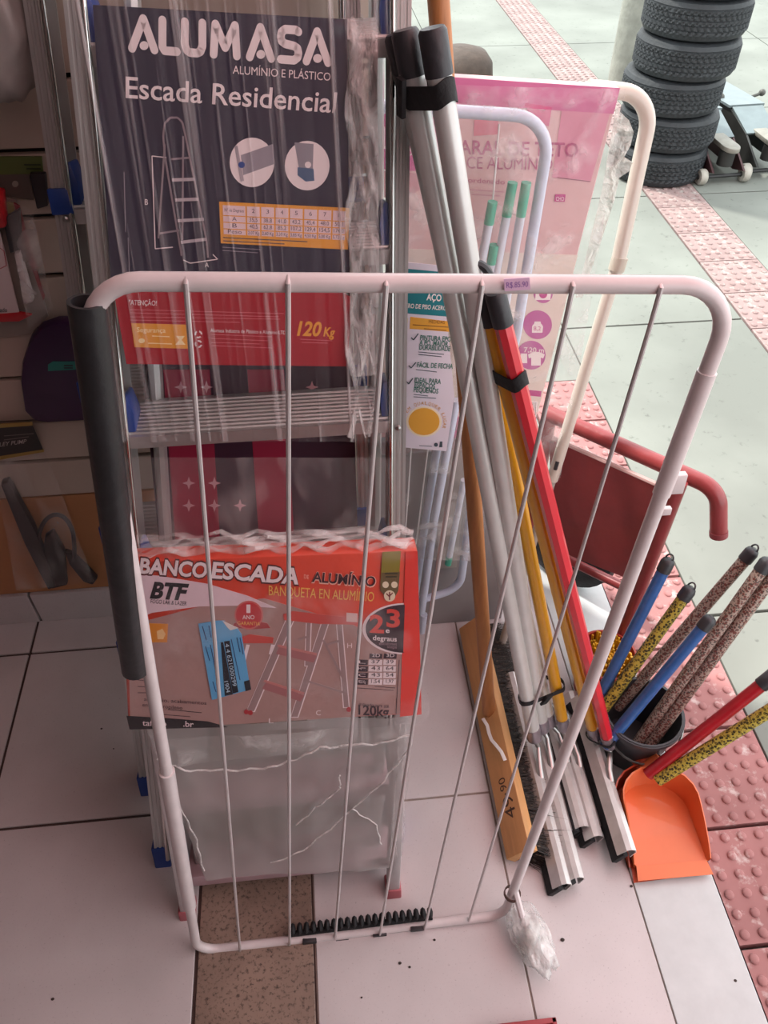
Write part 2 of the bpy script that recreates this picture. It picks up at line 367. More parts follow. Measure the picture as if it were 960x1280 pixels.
# ================================================================== LADDERS
def stile(fr, x0, x1, v0, v1, dirx, wtop=0.0):
    """grooved aluminium channel; u runs linearly from x0 at v0 to x1 at v1; the open side faces dirx"""
    W, D, T = .024, .056, .003
    prof = [(-W/2, 0), (-W*.33, 0), (-W*.28, -.0015), (-W*.18, -.0015), (-W*.13, 0), (W*.0, 0), (W*.05, -.0015), (W*.15, -.0015), (W*.2, 0), (W/2, 0),
            (W/2, -T), (-W/2+T, -T), (-W/2+T, -D+T), (W/2, -D+T), (W/2, -D), (-W/2, -D)]
    prof = [(a*dirx, b) for a, b in prof]; g = G(); n = len(prof)
    vs = [fr.p(x0+a, v0, b) for a, b in prof] + [fr.p(x1+a, v1, b) for a, b in prof]
    return g.add(vs, [tuple(range(n)), tuple(range(n, 2*n))] + [(i, (i+1) % n, n+(i+1) % n, n+i) for i in range(n)])
def make_ladder(fr, label, xl=(-.345, -.232), xr=(.083, .124), vt=1.62, steps=(.15, .38, .61, .842, 1.072, 1.302, 1.53), outer=False):
    base = fr.p((xl[0]+xr[0])/2, 0, -.03)
    t = thing('aluminium_ladder', base, label, 'ladder', 'folded aluminium ladders leaning on the wall')
    L = lambda v: xl[0]+(xl[1]-xl[0])*v/1.35
    R = lambda v: xr[0]+(xr[1]-xr[0])*v/1.35
    stile(fr, L(0), L(vt), .012, vt, 1).build('stile', ALU, t, angle=25)
    stile(fr, R(0), R(vt), .012, vt, -1).build('stile', ALU, t, angle=25)
    for (A_, s_) in ((L, 1), (R, -1)):
        G().tube([fr.p(A_(.02)+.0095*s_, .02, .0015), fr.p(A_(vt)+.0095*s_, vt, .0015)], .0042, 10).build('rolled_edge', M('#d6d4d0', .16, 1.0, name='polished_edge'), t)
    for (X, d) in ((L(0), 1), (R(0), -1)):
        G().box((X-.015, -.002, -.058), (X+.015, .05, .002), fr).build('foot', BLUE_PL, t, bevel=.003)
    sn, cs = fr.V.y, fr.V.z
    for v in steps:
        a, b = L(v)+.012, R(v)-.012
        # tread: level, ridged along its length, with a rolled front lip
        F0 = fr.p(0, v, .004); tf = Fr(F0, (1, 0, 0), (0, 1, 0))      # u right, v back, w up
        g = G(); nr = 9; D = .085
        poly = [(0, -.02), (0, 0)]
        for i in range(nr):
            y = .006+(D-.01)*i/nr; p = (D-.01)/nr
            poly += [(y, .0), (y+p*.2, .002), (y+p*.6, .002), (y+p*.8, .0)]
        poly += [(D, 0), (D, -.018), (D-.003, -.018), (D-.003, -.003), (.003, -.003), (.003, -.02)]
        n = len(poly)
        vs = [tf.p(a, y, z) for y, z in poly] + [tf.p(b, y, z) for y, z in poly]
        g.add(vs, [tuple(range(n)), tuple(range(n, 2*n))] + [(i, (i+1) % n, n+(i+1) % n, n+i) for i in range(n)])
        st = g.build('step', ALU2, t, angle=25)
        for X, s in ((a-.012, 1), (b+.012, -1)):
            e = G()
            if outer: e.box((X-.015, v-.006, -.03), (X+.013, v+.026, .0055), fr)
            e.prism([(X+.004*s, v+.0), (X+.022*s, v+.0), (X+.024*s, v+.03), (X+.018*s, v+.055), (X+.012*s, v+.055), (X+.012*s, v+.02)], -.05, -.004, fr)
            e.build('end_cap', BLUE_PL, st, bevel=.002)
            if outer or abs(v-.842) < .01: G().lathe([(.0045, 0), (.004, .002), (.001, .003)], fr.p(X, v-.012, 0), 10, tuple(fr.N)).build('rivet', STEEL, st)
    if outer: return t
    for X0, X1 in ((L(0)+.03, L(vt)+.028), (R(0)-.03, R(vt)-.028)):
        G().tube([fr.p(X0, .05, -.092), fr.p(X1, vt-.25, -.075)], .010, 8).build('rear_leg', ALU, t)
    for v in (.3, 1.15):
        G().tube([fr.p(L(v)+.03, v, -.089), fr.p(R(v)-.03, v, -.089)], .006, 8).build('rear_brace', ALU, t)
    return t
LF = lean(.60, 18.5)
lad = make_ladder(LF, 'front aluminium ladder with the navy and red card, wrapped in clear film')
LF2 = lean(.742, 16.0); f0 = LF2.uv(184, 988)[0]; f1 = LF2.uv(46, 30); sl_ = (f1[0]-f0)/f1[1]*1.35
lad2 = make_ladder(LF2, 'rear aluminium ladder nearest the slatted wall, its grooved stile showing furthest left', xl=(f0, f0+sl_), xr=(f0+.43, f0+.43+.03), vt=1.37, steps=tuple(LF2.uv(x, y)[1] for x, y in ((155, 815), (131, 675), (101, 498), (78, 262))), outer=True)
# printed card of the front ladder
NAVY = M('#2e2a3c', .35, coat=.3); CRED = M('#a3202e', .35, coat=.3); CWHITE = M('#e6d8d8', .5); CORANGE = M('#e09a3a', .5); CGREY = M('#8e8790', .5)
CW = .012
card = patch('product_card', LF, [(116, 6), (434, 24), (437, 366), (140, 366)], CW, NAVY, lad, .001)
card['label'] = 'navy and red printed card'
red = patch('red_panel', LF, [(141, 358), (158, 455), (434, 458), (441, 372), (415, 360)], CW+.0006, CRED, lad, .001)
w1 = CW+.0008
def bl_(x): return 63+(x-160)*.074
def glyph(ch, x0, x1):
    h = 38; wd_ = x1-x0; P = lambda s_, t_: (x0+wd_*s_, bl_(x0+wd_*s_)-3-h*t_)
    if ch == 'A': return [[P(0, 0), P(.5, 1), P(1, 0)]]
    if ch == 'L': return [[P(0, 1), P(0, .12), P(.15, 0), P(1, 0)]]
    if ch == 'U': return [[P(0, 1), P(0, .25), P(.12, .06), P(.3, 0), P(.7, 0), P(.88, .06), P(1, .25), P(1, 1)]]
    if ch == 'M': return [[P(0, 0), P(.08, 1), P(.5, .25), P(.92, 1), P(1, 0)]]
    return [[P(1, .95), P(.85, 1), P(.25, 1), P(.05, .9), P(0, .75), P(.05, .6), P(.25, .52), P(.75, .47), P(.95, .4), P(1, .25), P(.95, .1), P(.75, 0), P(0, 0)]]
for ch, x0, x1 in (('A', 165, 193), ('L', 203, 221), ('U', 231, 253), ('M', 267, 296), ('A', 312, 339), ('S', 351, 373), ('A', 383, 410)):
    g = G(); hw = .0042
    for pl in glyph(ch, x0, x1):
        Q = [Vector(LF.uv(*q, w1)) for q in pl]
        for a, b in zip(Q[:-1], Q[1:]):
            n = Vector((-(b-a).y, (b-a).x)).normalized()*hw; g.prism([tuple(a+n), tuple(a-n), tuple(b-n), tuple(b+n)], w1-.0003, w1, LF)
        for q in Q: g.disc(tuple(q), hw, LF, w1-.0003, w1+.00005, 12)
    g.build('letter', CWHITE, card, smooth=False)
text('ALUMÍNIO E PLÁSTICO', LF, (291, 92), (413, 101), 10, w1, CWHITE, card, .0)
text('Escada Residencial', LF, (157, 122), (419, 141), 26, w1, CWHITE, card, .01)
for c in ((180, 57), (326, 68), (397, 73)): dot('letter_dot', LF, c, 5.5, w1+.0002, CWHITE, card)
text('B', LF, (181, 256), (185, 256), 7, w1, CWHITE, card)
text('A', LF, (256, 334), (261, 334), 6, w1, CWHITE, card)
strokes('dimension_line', LF, [((208, 197), (190, 195)), ((190, 195), (194, 311)), ((194, 311), (216, 309)), ((229, 325), (238, 329)), ((238, 329), (272, 324)), ((272, 324), (266, 318))], .0011, w1, CWHITE, card)
# small ladder picture
lp = [(206, 195), (204, 170), (206, 154), (213, 147), (222, 147), (228, 153), (231, 166)]
pic = [(lp[i], lp[i+1]) for i in range(len(lp)-1)] + [((206, 195), (227, 320)), ((231, 166), (258, 300)), ((258, 300), (260, 322)), ((229, 170), (228, 300)), ((206, 180), (198, 298)), ((198, 292), (224, 288)),
    ((214, 199), (238, 197))]
strokes('ladder_picture', LF, pic, .0022, w1, M('#8d7f85', .4), card)
strokes('ladder_picture_steps', LF, [((215, 225), (243, 224)), ((219, 250), (248, 249)), ((222, 276), (255, 274)), ((226, 303), (258, 299))], .0036, w1+.0002, M('#b5a8ad', .4), card)
for c, k in (((315, 203), 0), ((384, 207), 1)):
    dot('detail_photo', LF, c, 28, w1, CWHITE, card, 31)
    if k == 0:
        patch('detail_step', LF, [(301, 194), (341, 180), (343, 205), (304, 219)], w1+.0002, M('#938b94', .4), card)
        patch('detail_stile', LF, [(293, 183), (297, 182), (305, 226), (301, 227)], w1+.0003, M('#a99fa5', .4), card)
        dot('detail_cap', LF, (302, 206), 4, w1+.0005, BLUE_PL, card)
    else:
        patch('detail_stile', LF, [(368, 178), (392, 180), (391, 212), (374, 212)], w1+.0002, M('#8d8790', .4), card)
        patch('detail_foot', LF, [(372, 209), (392, 211), (393, 226), (382, 227), (372, 219)], w1+.0004, M('#4a607f', .4), card)
        dot('detail_glint', LF, (385, 206), 4, w1+.0006, CWHITE, card)
tb = patch('size_table', LF, [(274, 252), (437, 260), (435, 312), (276, 304)], w1, CORANGE, card)
def tp(s, t):   # a point of the table from its corners
    a, b, c, d = Vector((274, 252)), Vector((437, 260)), Vector((435, 312)), Vector((276, 304))
    q = (a*(1-s)+b*s)*(1-t)+(d*(1-s)+c*s)*t; return (q.x, q.y)
cols = [.02, .205]+[.205+.1105*i for i in range(1, 8)]; rows = [.07, .33, .49, .65, .79]
cells = [['N° de Degraus', '2', '3', '4', '5', '6', '7', '8'], ['A', '35,5', '38,8', '41,0', '43,2', '45,4', '48,0', '50,1'], ['B', '40,5', '62,8', '85,2', '107,2', '129,4', '154,5', '174,0'], ['Peso', '2,07 Kg', '2,60 Kg', '3,30 Kg', '3,85 Kg', '4,50 Kg', '5,00 Kg', '5,72 Kg']]
INK = M('#5a4a52', .5)
for i in range(8):
    for j in range(4):
        e = .006
        patch('table_cell', LF, [tp(cols[i]+e, rows[j]+.012), tp(cols[i+1]-e, rows[j]+.012), tp(cols[i+1]-e, rows[j+1]-.012), tp(cols[i]+e, rows[j+1]-.012)], w1+.0003, M('#e3c6c8', .5), tb)
        wd = min(.8, .13*len(cells[j][i])+.06); s0 = cols[i]+(cols[i+1]-cols[i])*(1-wd)/2; s1 = cols[i+1]-(cols[i+1]-cols[i])*(1-wd)/2
        yb = rows[j]+(rows[j+1]-rows[j])*(.72 if j else .62)
        text(cells[j][i], LF, tp(s0, yb), tp(s1, yb), 5 if len(cells[j][i]) < 6 else 4, w1+.0005, INK, tb)
strokes('fine_print', LF, [(tp(.02, .86), tp(.68, .86)), (tp(.02, .94), tp(.5, .94))], .0011, w1+.0005, INK, tb)
strokes('fine_print', LF, [((278, 309), (325, 312)), ((278, 313), (322, 316)), ((155, 215), (157, 290)), ((160, 297), (162, 345))], .0008, w1, CGREY, card)
# red panel print
w2 = CW+.001
text('"ATENÇÃO!', LF, (161, 381), (196, 382), 6, w2, CWHITE, red, .01)
strokes('fine_print', LF, [((162, 387), (355, 392)), ((162, 391), (348, 396)), ((162, 396), (350, 399)), ((162, 400), (300, 403)), ((264, 418), (340, 421)), ((264, 423), (335, 426)), ((264, 428), (325, 430)), ((264, 432), (340, 435)), ((375, 424), (415, 426)), ((377, 428), (410, 429))], .0009, w2, M('#c9626c', .5), red)
sg = patch('safety_panel', LF, [(164, 404), (236, 406), (236, 436), (168, 434)], w2, CORANGE, red)
text('Segurança', LF, (171, 415), (207, 416), 6, w2+.0002, M('#f3dca8', .5), sg, .01)
strokes('fine_print', LF, [((190, 420), (212, 421)), ((185, 429), (215, 430))], .0011, w2+.0002, M('#f3dca8', .5), sg)
dot('icon', LF, (177, 426), 4, w2+.0002, M('#f3dca8', .5), sg, 3); patch('icon', LF, [(220, 420), (231, 420), (227, 425), (232, 431), (219, 431), (224, 425)], w2+.0002, M('#f3dca8', .5), sg)
text('Alumasa Indústria de Plástico e Alumínio LTD', LF, (263, 415), (357, 418), 4.5, w2, CWHITE, red)
text('120', LF, (371, 419), (402, 420), 17, w2, CORANGE, red, .03, .25); text('Kg', LF, (404, 420), (419, 421), 11, w2, CORANGE, red, .03, .25)
for cy in (418, 430):     # recycling arrows
    for k in range(3):
        a = 2.09*k+(.5 if cy > 425 else 0)
        patch('recycling_mark', LF, [(248+5*math.cos(a+q)*(1 if i < 3 else .6), cy-5*math.sin(a+q)*(1 if i < 3 else .6)) for i, q in enumerate((0, .6, 1.3, 1.3, .6, 0))], w2, CWHITE, red)
# second ladder's card: red and dark stripes seen blurred through the film
w3 = .006
bc = patch('rear_card', LF2, [(176, 440), (440, 440), (448, 690), (200, 690)], w3, M('#3d1f33', .5), lad2, .001)
for (a, b) in ((200, 262), (305, 355)):
    patch('red_stripe', LF2, [(a+4, 462), (b, 462), (b+14, 690), (a+20, 690)], w3+.0006, M('#9c1f40', .5), bc)
for (x, y) in ((226, 484), (258, 484), (236, 604), (268, 604), (236, 632), (268, 632), (300, 632), (390, 484)):
    patch('painted_sparkle', LF2, [(x-8, y), (x-2, y-2), (x, y-8), (x+2, y-2), (x+8, y), (x+2, y+2), (x, y+8), (x-2, y+2)], w3+.001, M('#d69aa4', .5), bc)  # pale stars paint the sparkle of highlights onto the card
# film around the front ladder
sheet('wrapping_film', LF, [(84, 0), (490, 0), (492, 552), (150, 552)], .016, .004, 90, 40, FILM_V, lad, 30, 2.2, 1.3)
sheet('wrapping_film', LF, [(150, 572), (490, 572), (490, 720), (176, 720)], .016, .003, 40, 16, FILM_LT, lad, 9, 5, 4.1)
sheet('film_gather', LF, [(436, 22), (472, 22), (474, 470), (438, 470)], .019, .012, 14, 90, film('crumpled_film', '#e6dedc', .30, .85, (2, 2, 1), 22, .12, 1.0), lad, 34, 16, 2.7)
# gathered film at the right stile
for q in range(5):
    g = G(); n = 26; x0 = 440+q*6
    pts = [LF.p(*LF.uv(x0+6*math.sin(i*.9+q*1.7), 20+i*21, .02), .02+.008*math.sin(i*1.3+q)) for i in range(n)]
    g.tube(pts, .004, 6, rs=[.0025+.004*abs(math.sin(i*.7+q*2)) for i in range(n)], flat=.35).build('film_gather', FILM, lad)

# ================================================================== STEP STOOL with its printed sleeve
SF = lean(.505, 13)
stl = thing('step_stool', SF.p(-.11, 0, 0), 'folded step stool in a red printed sleeve and film, standing before the ladders', 'step stool')
ul0, _ = SF.uv(232, 1150); ur0, _ = SF.uv(492, 1115)
for X, X1, s in ((ul0+.004, ul0+.034, 1), (ur0, ur0+.022, -1)):
    g = G().prism([(X-.011, .012), (X+.011, .012), (X1+.011, .55), (X1-.011, .55)], -.028, .0, SF); g.build('leg', M('#c9c2c2', .4, .3, .08, 30), stl, bevel=.003)
    G().box((X-.014, -.004, -.032), (X+.014, .022, .003), SF).build('rubber_foot', M('#b5656c', .6), stl, bevel=.003)
for X, X1 in ((ul0+.03, ul0+.05), (ur0-.03, ur0)):
    G().prism([(X-.009, .03), (X+.009, .03), (X1+.009, .5), (X1-.009, .5)], -.075, -.055, SF).build('rear_leg', ALU2, stl, bevel=.002)
for v in (.045, .24):
    G().box((ul0+.01, v, -.10), (ur0, v+.028, -.03), SF).build('step', M('#b99aa0', .5, .2), stl, bevel=.003)
# sleeve
sl = [SF.uv(x, y, .02) for x, y in ((150, 703), (522, 688), (527, 893), (160, 912))]
sleeve = G()
nb = 10
def sleeve_pt(s, t, side):
    a, b, c, d = [Vector(q) for q in sl]; q = (a*(1-s)+b*s)*(1-t)+(d*(1-s)+c*s)*t
    return q
body = G().prism([tuple(q) for q in (sl[3], sl[2], sl[1], sl[0])], -.012, .02, SF).build('sleeve', M('#cf4632', .45, 0, .05, 6, .25, 18, coat=.3), stl, bevel=.004)
# bulging right flank of the sleeve
b0, b1 = Vector(sl[1]), Vector(sl[2]); ww = .0206
T = lambda *a, **k: text(*a, **k)
RO = M('#d9452c', .5, 0, .06, 8, .2, 20, coat=.2); TAUPE = M('#ab8580', .5, 0, .05, 8, .25, 20, coat=.2); PALE = M('#e0c4cc', .5, 0, .04, 8, .2, 20); DKP = M('#3a2630', .5); YEL = M('#e6b45a', .5); WPK = M('#ead6d8', .5)
patch('taupe_field', SF, [(160, 782), (250, 758), (330, 748), (440, 780), (490, 810), (505, 820), (503, 892), (300, 905), (163, 910)], ww, TAUPE, body)
patch('white_swoosh', SF, [(152, 716), (200, 720), (260, 730), (310, 745), (345, 760), (300, 757), (250, 758), (190, 766), (158, 780)], ww+.0003, PALE, body)
text('BANCO', SF, (173, 717), (260, 723), 20, ww+.0004, M('#5c2a2c', .5), body, .065, .12); text('BANCO', SF, (174, 716), (259, 722), 18, ww+.0007, WPK, body, .032, .12)
text('ESCADA', SF, (263, 723), (374, 731), 21, ww+.0004, M('#5c2a2c', .5), body, .065, .12); text('ESCADA', SF, (264, 722), (373, 730), 19, ww+.0007, WPK, body, .032, .12)
text('DE', SF, (380, 723), (386, 724), 5, ww+.0004, M('#e8b0a0', .5), body); text('ALUMÍNIO', SF, (389, 728), (470, 734), 13, ww+.0004, M('#e8b0a0', .5), body, .05, .1); text('ALUMÍNIO', SF, (390, 727), (469, 733), 12, ww+.0007, M('#45222c', .5), body, .02, .1)
text('BANQUETA EN ALUMÍNIO', SF, (336, 744), (467, 752), 12, ww+.0004, YEL, body)
text('BTF', SF, (187, 747), (236, 750), 19, ww+.0006, M('#2a2328', .5), body, .045, .3); text('FOGO LAR & LAZER', SF, (188, 754), (233, 757), 5, ww+.0006, M('#2a2328', .5), body, 0, .2)
patch('orange_square', SF, [(180, 779), (210, 780), (209, 803), (180, 803)], ww+.0005, M('#dd8a2e', .5), body)
patch('icon', SF, [(196, 789), (203, 786), (207, 793), (204, 799), (197, 799)], ww+.0007, M('#f0c489', .5), body)
for a in range(2):
    patch('ribbon', SF, [(293, 779), (312, 773), (316, 786), (290, 785)] if a == 0 else [(314, 775), (334, 779), (338, 785), (310, 787)], ww+.0004, M('#a63a3c', .5), body)
dot('badge', SF, (311, 769), 18, ww+.0006, M('#c96a66', .5), body); dot('badge', SF, (311, 769), 16, ww+.0008, M('#c22a34', .5), body)
text('1', SF, (308, 766), (313, 766), 10, ww+.001, WPK, body, .02); text('ANO', SF, (303, 774), (318, 774), 5, ww+.001, WPK, body, .01); text('GARANTIA', SF, (297, 781), (325, 782), 4.5, ww+.001, YEL, body)
# picture of the stools on the sleeve
GREYM = M('#9c7f7f', .5); PR = M('#c8504a', .5)
def leg_pic(a, b, wpx):
    dx = wpx/2
    patch('stool_picture_outline', SF, [(a[0]-dx-1.2, a[1]), (a[0]+dx+1.2, a[1]), (b[0]+dx+1.2, b[1]+1), (b[0]-dx-1.2, b[1]+1)], ww+.0004, WPK, body)
    patch('stool_picture', SF, [(a[0]-dx, a[1]), (a[0]+dx, a[1]), (b[0]+dx, b[1]), (b[0]-dx, b[1])], ww+.0006, GREYM, body)
leg_pic((424, 778), (433, 884), 6); leg_pic((386, 779), (384, 832), 5)
strokes('stool_picture', SF, [((408, 806), (428, 800)), ((404, 800), (429, 848)), ((386, 852), (431, 866)), ((372, 800), (384, 796))], .0035, ww+.0005, GREYM, body)
leg_pic((362, 776), (313, 889), 9); leg_pic((406, 780), (368, 896), 8)
strokes('stool_picture', SF, [((347, 813), (394, 824)), ((330, 857), (378, 873))], .013, ww+.0008, M('#a5686a', .5), body)
strokes('stool_picture', SF, [((347, 807), (396, 818)), ((330, 851), (380, 867))], .004, ww+.0010, M('#c07a76', .5), body)
strokes('stool_picture', SF, [((310, 806), (300, 846)), ((341, 806), (338, 818))], .0045, ww+.0005, WPK, body)
patch('stool_picture_top', SF, [(354, 768), (366, 764), (420, 770), (447, 772), (446, 781), (400, 780), (355, 775)], ww+.0007, PR, body)
patch('stool_picture_top', SF, [(300, 797), (312, 793), (342, 797), (341, 804), (302, 804)], ww+.0006, PR, body)
patch('picture_tag', SF, [(433, 766), (447, 767), (447, 778), (433, 777)], ww+.0009, M('#d8b8b4', .5), body)
for p in ((313, 891), (308, 890), (436, 887)): dot('picture_foot', SF, p, 3, ww+.0008, M('#b03038', .5), body)
for ch, p in (('H', (434, 810)), ('L', (336, 904)), ('C', (395, 894))): text(ch, SF, p, (p[0]+6, p[1]), 6, ww+.0006, WPK, body)
# dark half disc with 2 e 3
pts = [(506, 757)] + [(506-50*math.sin(math.pi*i/20)*(.98), 786-30*math.cos(math.pi*i/20)) for i in range(21)] + [(504, 816)]
patch('dark_half_disc', SF, [(506, 754)]+[(506-53*math.sin(math.pi*i/20), 786-32*math.cos(math.pi*i/20)) for i in range(21)]+[(504, 818)], ww+.0004, WPK, body)
patch('dark_half_disc', SF, pts, ww+.0007, DKP, body)
RD = M('#d6453c', .5)
text('2', SF, (462, 790), (480, 791), 21, ww+.0009, RD, body, .03); text('3', SF, (483, 783), (500, 784), 21, ww+.0009, RD, body, .03); text('e', SF, (482, 791), (487, 791), 6, ww+.0009, WPK, body, .02)
text('degraus', SF, (466, 800), (496, 802), 6, ww+.0009, WPK, body, .015); text('escalones', SF, (474, 806), (496, 807), 4, ww+.0009, M('#a08088', .5), body); text('steps', SF, (484, 810), (496, 811), 4, ww+.0009, M('#a08088', .5), body)
def cell(x0, y0, x1, y1, mat, s, inkm, h=5):
    patch('table_cell', SF, [(x0, y0), (x1, y0+.4), (x1-.5, y1+.4), (x0-.5, y1)], ww+.0005, mat, body)
    text(s, SF, (x0+3, y1-2), (x1-3, y1-1.6), h, ww+.0008, inkm, body)
cell(462, 817, 478, 823, DKP, '2D', WPK, 4); cell(480, 817, 496, 823, DKP, '3D', WPK, 4)
for i, (a, b, c) in enumerate((('L', '37', '39'), ('H**', '43', '64'), ('C', '43', '54'), ('PESO Kg', '1,54', '1,97'))):
    y = 824.5+8.2*i
    cell(445, y, 460, y+6.6, DKP, a, WPK, 3.6); cell(461, y, 478, y+6.6, WPK, b, DKP, 4.5); cell(479.5, y, 495, y+6.6, WPK, c, DKP, 4.5)
text('indicado para até', SF, (449, 882), (486, 885), 4.5, ww+.0006, DKP, body); text('120kg', SF, (448, 893), (486, 896), 12, ww+.0006, DKP, body, .02)
strokes('fine_print', SF, [((468, 858), (494, 860)), ((446, 860), (492, 863)), ((499, 825), (495, 893))], .0009, ww+.0005, DKP, body)
patch('red_flank_print', SF, [(507, 690), (522, 689), (527, 893), (500, 896)], ww+.0005, M('#e23a30', .45, 0, .05, 8, .2, 20, coat=.3), body)
gt = patch('green_tag', SF, [(478, 690), (501, 689), (498, 738), (494, 746), (482, 746), (475, 738)], ww+.0009, M('#8a7a2c', .5), body)
patch('brown_tag', SF, [(477, 716), (500, 715), (498, 738), (494, 746), (482, 746), (475, 738)], ww+.0011, M('#6b5638', .5), body)
for c, r_ in (((482, 731), 4), ((493, 731), 4), ((487, 745), 7)): dot('tag_icon', SF, c, r_, ww+.0013, M('#e2cfb4', .5), body)
strokes('leaf_mark', SF, [((487, 750), (487, 740)), ((487, 745), (491, 741)), ((487, 746), (483, 742))], .0016, ww+.0015, M('#7a3030', .5), body)
strokes('fine_print', SF, [((481, 717), (497, 717)), ((482, 721), (496, 721))], .002, ww+.0013, M('#3a3524', .5), body)
T_ = [('trabalho', 0)]
text('alumínio, acabamentos', SF, (180, 876), (258, 881), 4.5, ww+.0006, DKP, body); text('em polipropileno', SF, (178, 883), (228, 887), 4.5, ww+.0006, DKP, body)
strokes('fine_print', SF, [((210, 887), (252, 891)), ((200, 893), (238, 896)), ((172, 850), (186, 851)), ((172, 858), (188, 859)), ((172, 866), (184, 866))], .001, ww+.0006, DKP, body)
patch('black_strip', SF, [(158, 895), (210, 898), (260, 902), (285, 909), (162, 912)], ww+.0007, M('#2a2226', .5), body)
text('tafogo', SF, (178, 907), (208, 908), 7, ww+.0009, WPK, body, .01); text('.br', SF, (229, 908), (242, 909), 7, ww+.0009, WPK, body, .01)
# blue energy-style sticker
BL = M('#5fa6d4', .5); KB = M('#20222c', .5)
stk = patch('blue_sticker', SF, [(248, 780), (272, 776), (280, 776), (288, 786), (297, 786), (302, 793), (313, 862), (265, 875)], ww+.0016, BL, body, .0008)
stk['label'] = 'pale blue printed sticker'
patch('folded_corner', SF, [(278, 776), (298, 785), (288, 788), (284, 784)], ww+.002, M('#dcd0cc', .5), stk)
patch('black_panel', SF, [(276, 803), (279, 803), (291, 868), (281, 870)], ww+.0019, KB, stk); patch('black_panel', SF, [(280, 802), (287, 801), (298, 865), (291, 867)], ww+.0019, KB, stk)
patch('black_panel', SF, [(305, 852), (312, 850), (314, 862), (307, 864)], ww+.0019, KB, stk)
text('4 4 621000299', SF, (281, 805), (291, 858), 6, ww+.0022, M('#bcd6e8', .5), stk, up=(5, -1)); text('1904', SF, (280, 852), (283, 866), 5, ww+.0022, M('#bcd6e8', .5), stk, up=(5, -1))
strokes('fine_print', SF, [((253, 783), (258, 800)), ((261, 782), (264, 797)), ((257, 808), (262, 826)), ((263, 806), (271, 845)), ((289, 799), (300, 850)), ((296, 797), (300, 815)), ((300, 797), (304, 818)), ((266, 852), (270, 865))], .0012, ww+.0019, M('#254a78', .5), stk)
# film: top gather, frosted skirt below the sleeve
sheet('sleeve_film', SF, [(150, 680), (528, 672), (538, 905), (158, 918)], .030, .006, 60, 30, film('sleeve_film', '#f4ecec', .015, .22, (1, 1, 1), 11, .1, 1.0, .55, .75), stl, 14, 14, 7.7)
for q in range(4):
    pts = [SF.p(*SF.uv(168+i*15.2, 690-q*3-i*.45+3*math.sin(i*1.7+q*2), .01), .012-.006*q+.004*math.sin(i*2.1+q)) for i in range(24)]
    G().tube(pts, .006, 7, rs=[.002+.004*abs(math.sin(i*.9+q*1.3)) for i in range(24)], flat=.5).build('film_gather', FILM, stl)
sheet('frosted_bag', SF, [(182, 908), (517, 896), (487, 1084), (258, 1100)], .008, .006, 50, 30, FROST, stl, 9, 9, 2.2)
sheet('bag_fold', SF, [(200, 925), (517, 905), (514, 925), (205, 960)], .014, .005, 50, 6, FILM, stl, 16, 12, 9.2)
g = G()
for q in range(3):
    pts = [SF.p(*SF.uv(514-q*7-i*.8, 905+i*11, .012), .013+.004*math.sin(i*1.2+q)) for i in range(16)]
    g.tube(pts, .003, 6, rs=[.0018+.0025*abs(math.sin(i*.8+q)) for i in range(16)], flat=.4)
g.build('bag_crease', FILM, stl)
CRS = film('crease_film', '#f4f0ee', .55, .9, (1, 1, 1), 40, .1, 1.0)
for pl, rr_ in (([(196, 948), (230, 962), (280, 962), (330, 960), (365, 950), (400, 934), (440, 930), (480, 928), (517, 915)], .0016), ([(515, 930), (480, 975), (430, 1020), (380, 1062), (330, 1082)], .0013), ([(205, 960), (222, 1000), (246, 1050), (256, 1095)], .0013), ([(370, 1030), (400, 1005), (425, 985), (424, 965)], .0012), ([(440, 1010), (470, 1030), (478, 1060)], .001)):
    P = [Vector((*SF.uv(x, y, .013), 0)) for x, y in pl]; Q = []
    for i in range(len(P)-1):
        for k in range(6): q = P[i].lerp(P[i+1], k/6); Q.append(SF.p(q.x+.0012*math.sin(len(Q)*2.3), q.y+.0018*math.sin(len(Q)*1.7), .0145+.001*math.sin(len(Q))))
    G().tube(Q, rr_, 6).build('bag_crease', CRS, stl)

# ================================================================== FRONT DRYING RACK
RF = lean(.4525, 6.3, .0)
rk = thing('drying_rack', RF.p(0, 0, 0), 'white tubular drying rack with black grip standing in front of everything', 'drying rack')
def lint(a, b, c, d):
    a, b, c, d = (Vector(q) for q in (a, b, c, d)); r_ = b-a; s_ = d-c; k = r_.x*s_.y-r_.y*s_.x; t = ((c-a).x*s_.y-(c-a).y*s_.x)/k; return a+r_*t
le = (RF.uv(112, 400), RF.uv(240, 1150)); ri = (RF.uv(893, 440), RF.uv(643, 1110)); to = (RF.uv(200, 352), RF.uv(850, 356)); bo = (RF.uv(290, 1184), RF.uv(590, 1148))
cn = [lint(*le, *to), lint(*to, *ri), lint(*ri, *bo), lint(*bo, *le)]
path = fillet([Vector((q.x, q.y, 0)) for q in cn], [.045, .05, .035, .035], 8)
G().tube([RF.p(q.x, q.y) for q in path], .0079, 14, closed=True).build('frame', WHITE_P, rk)
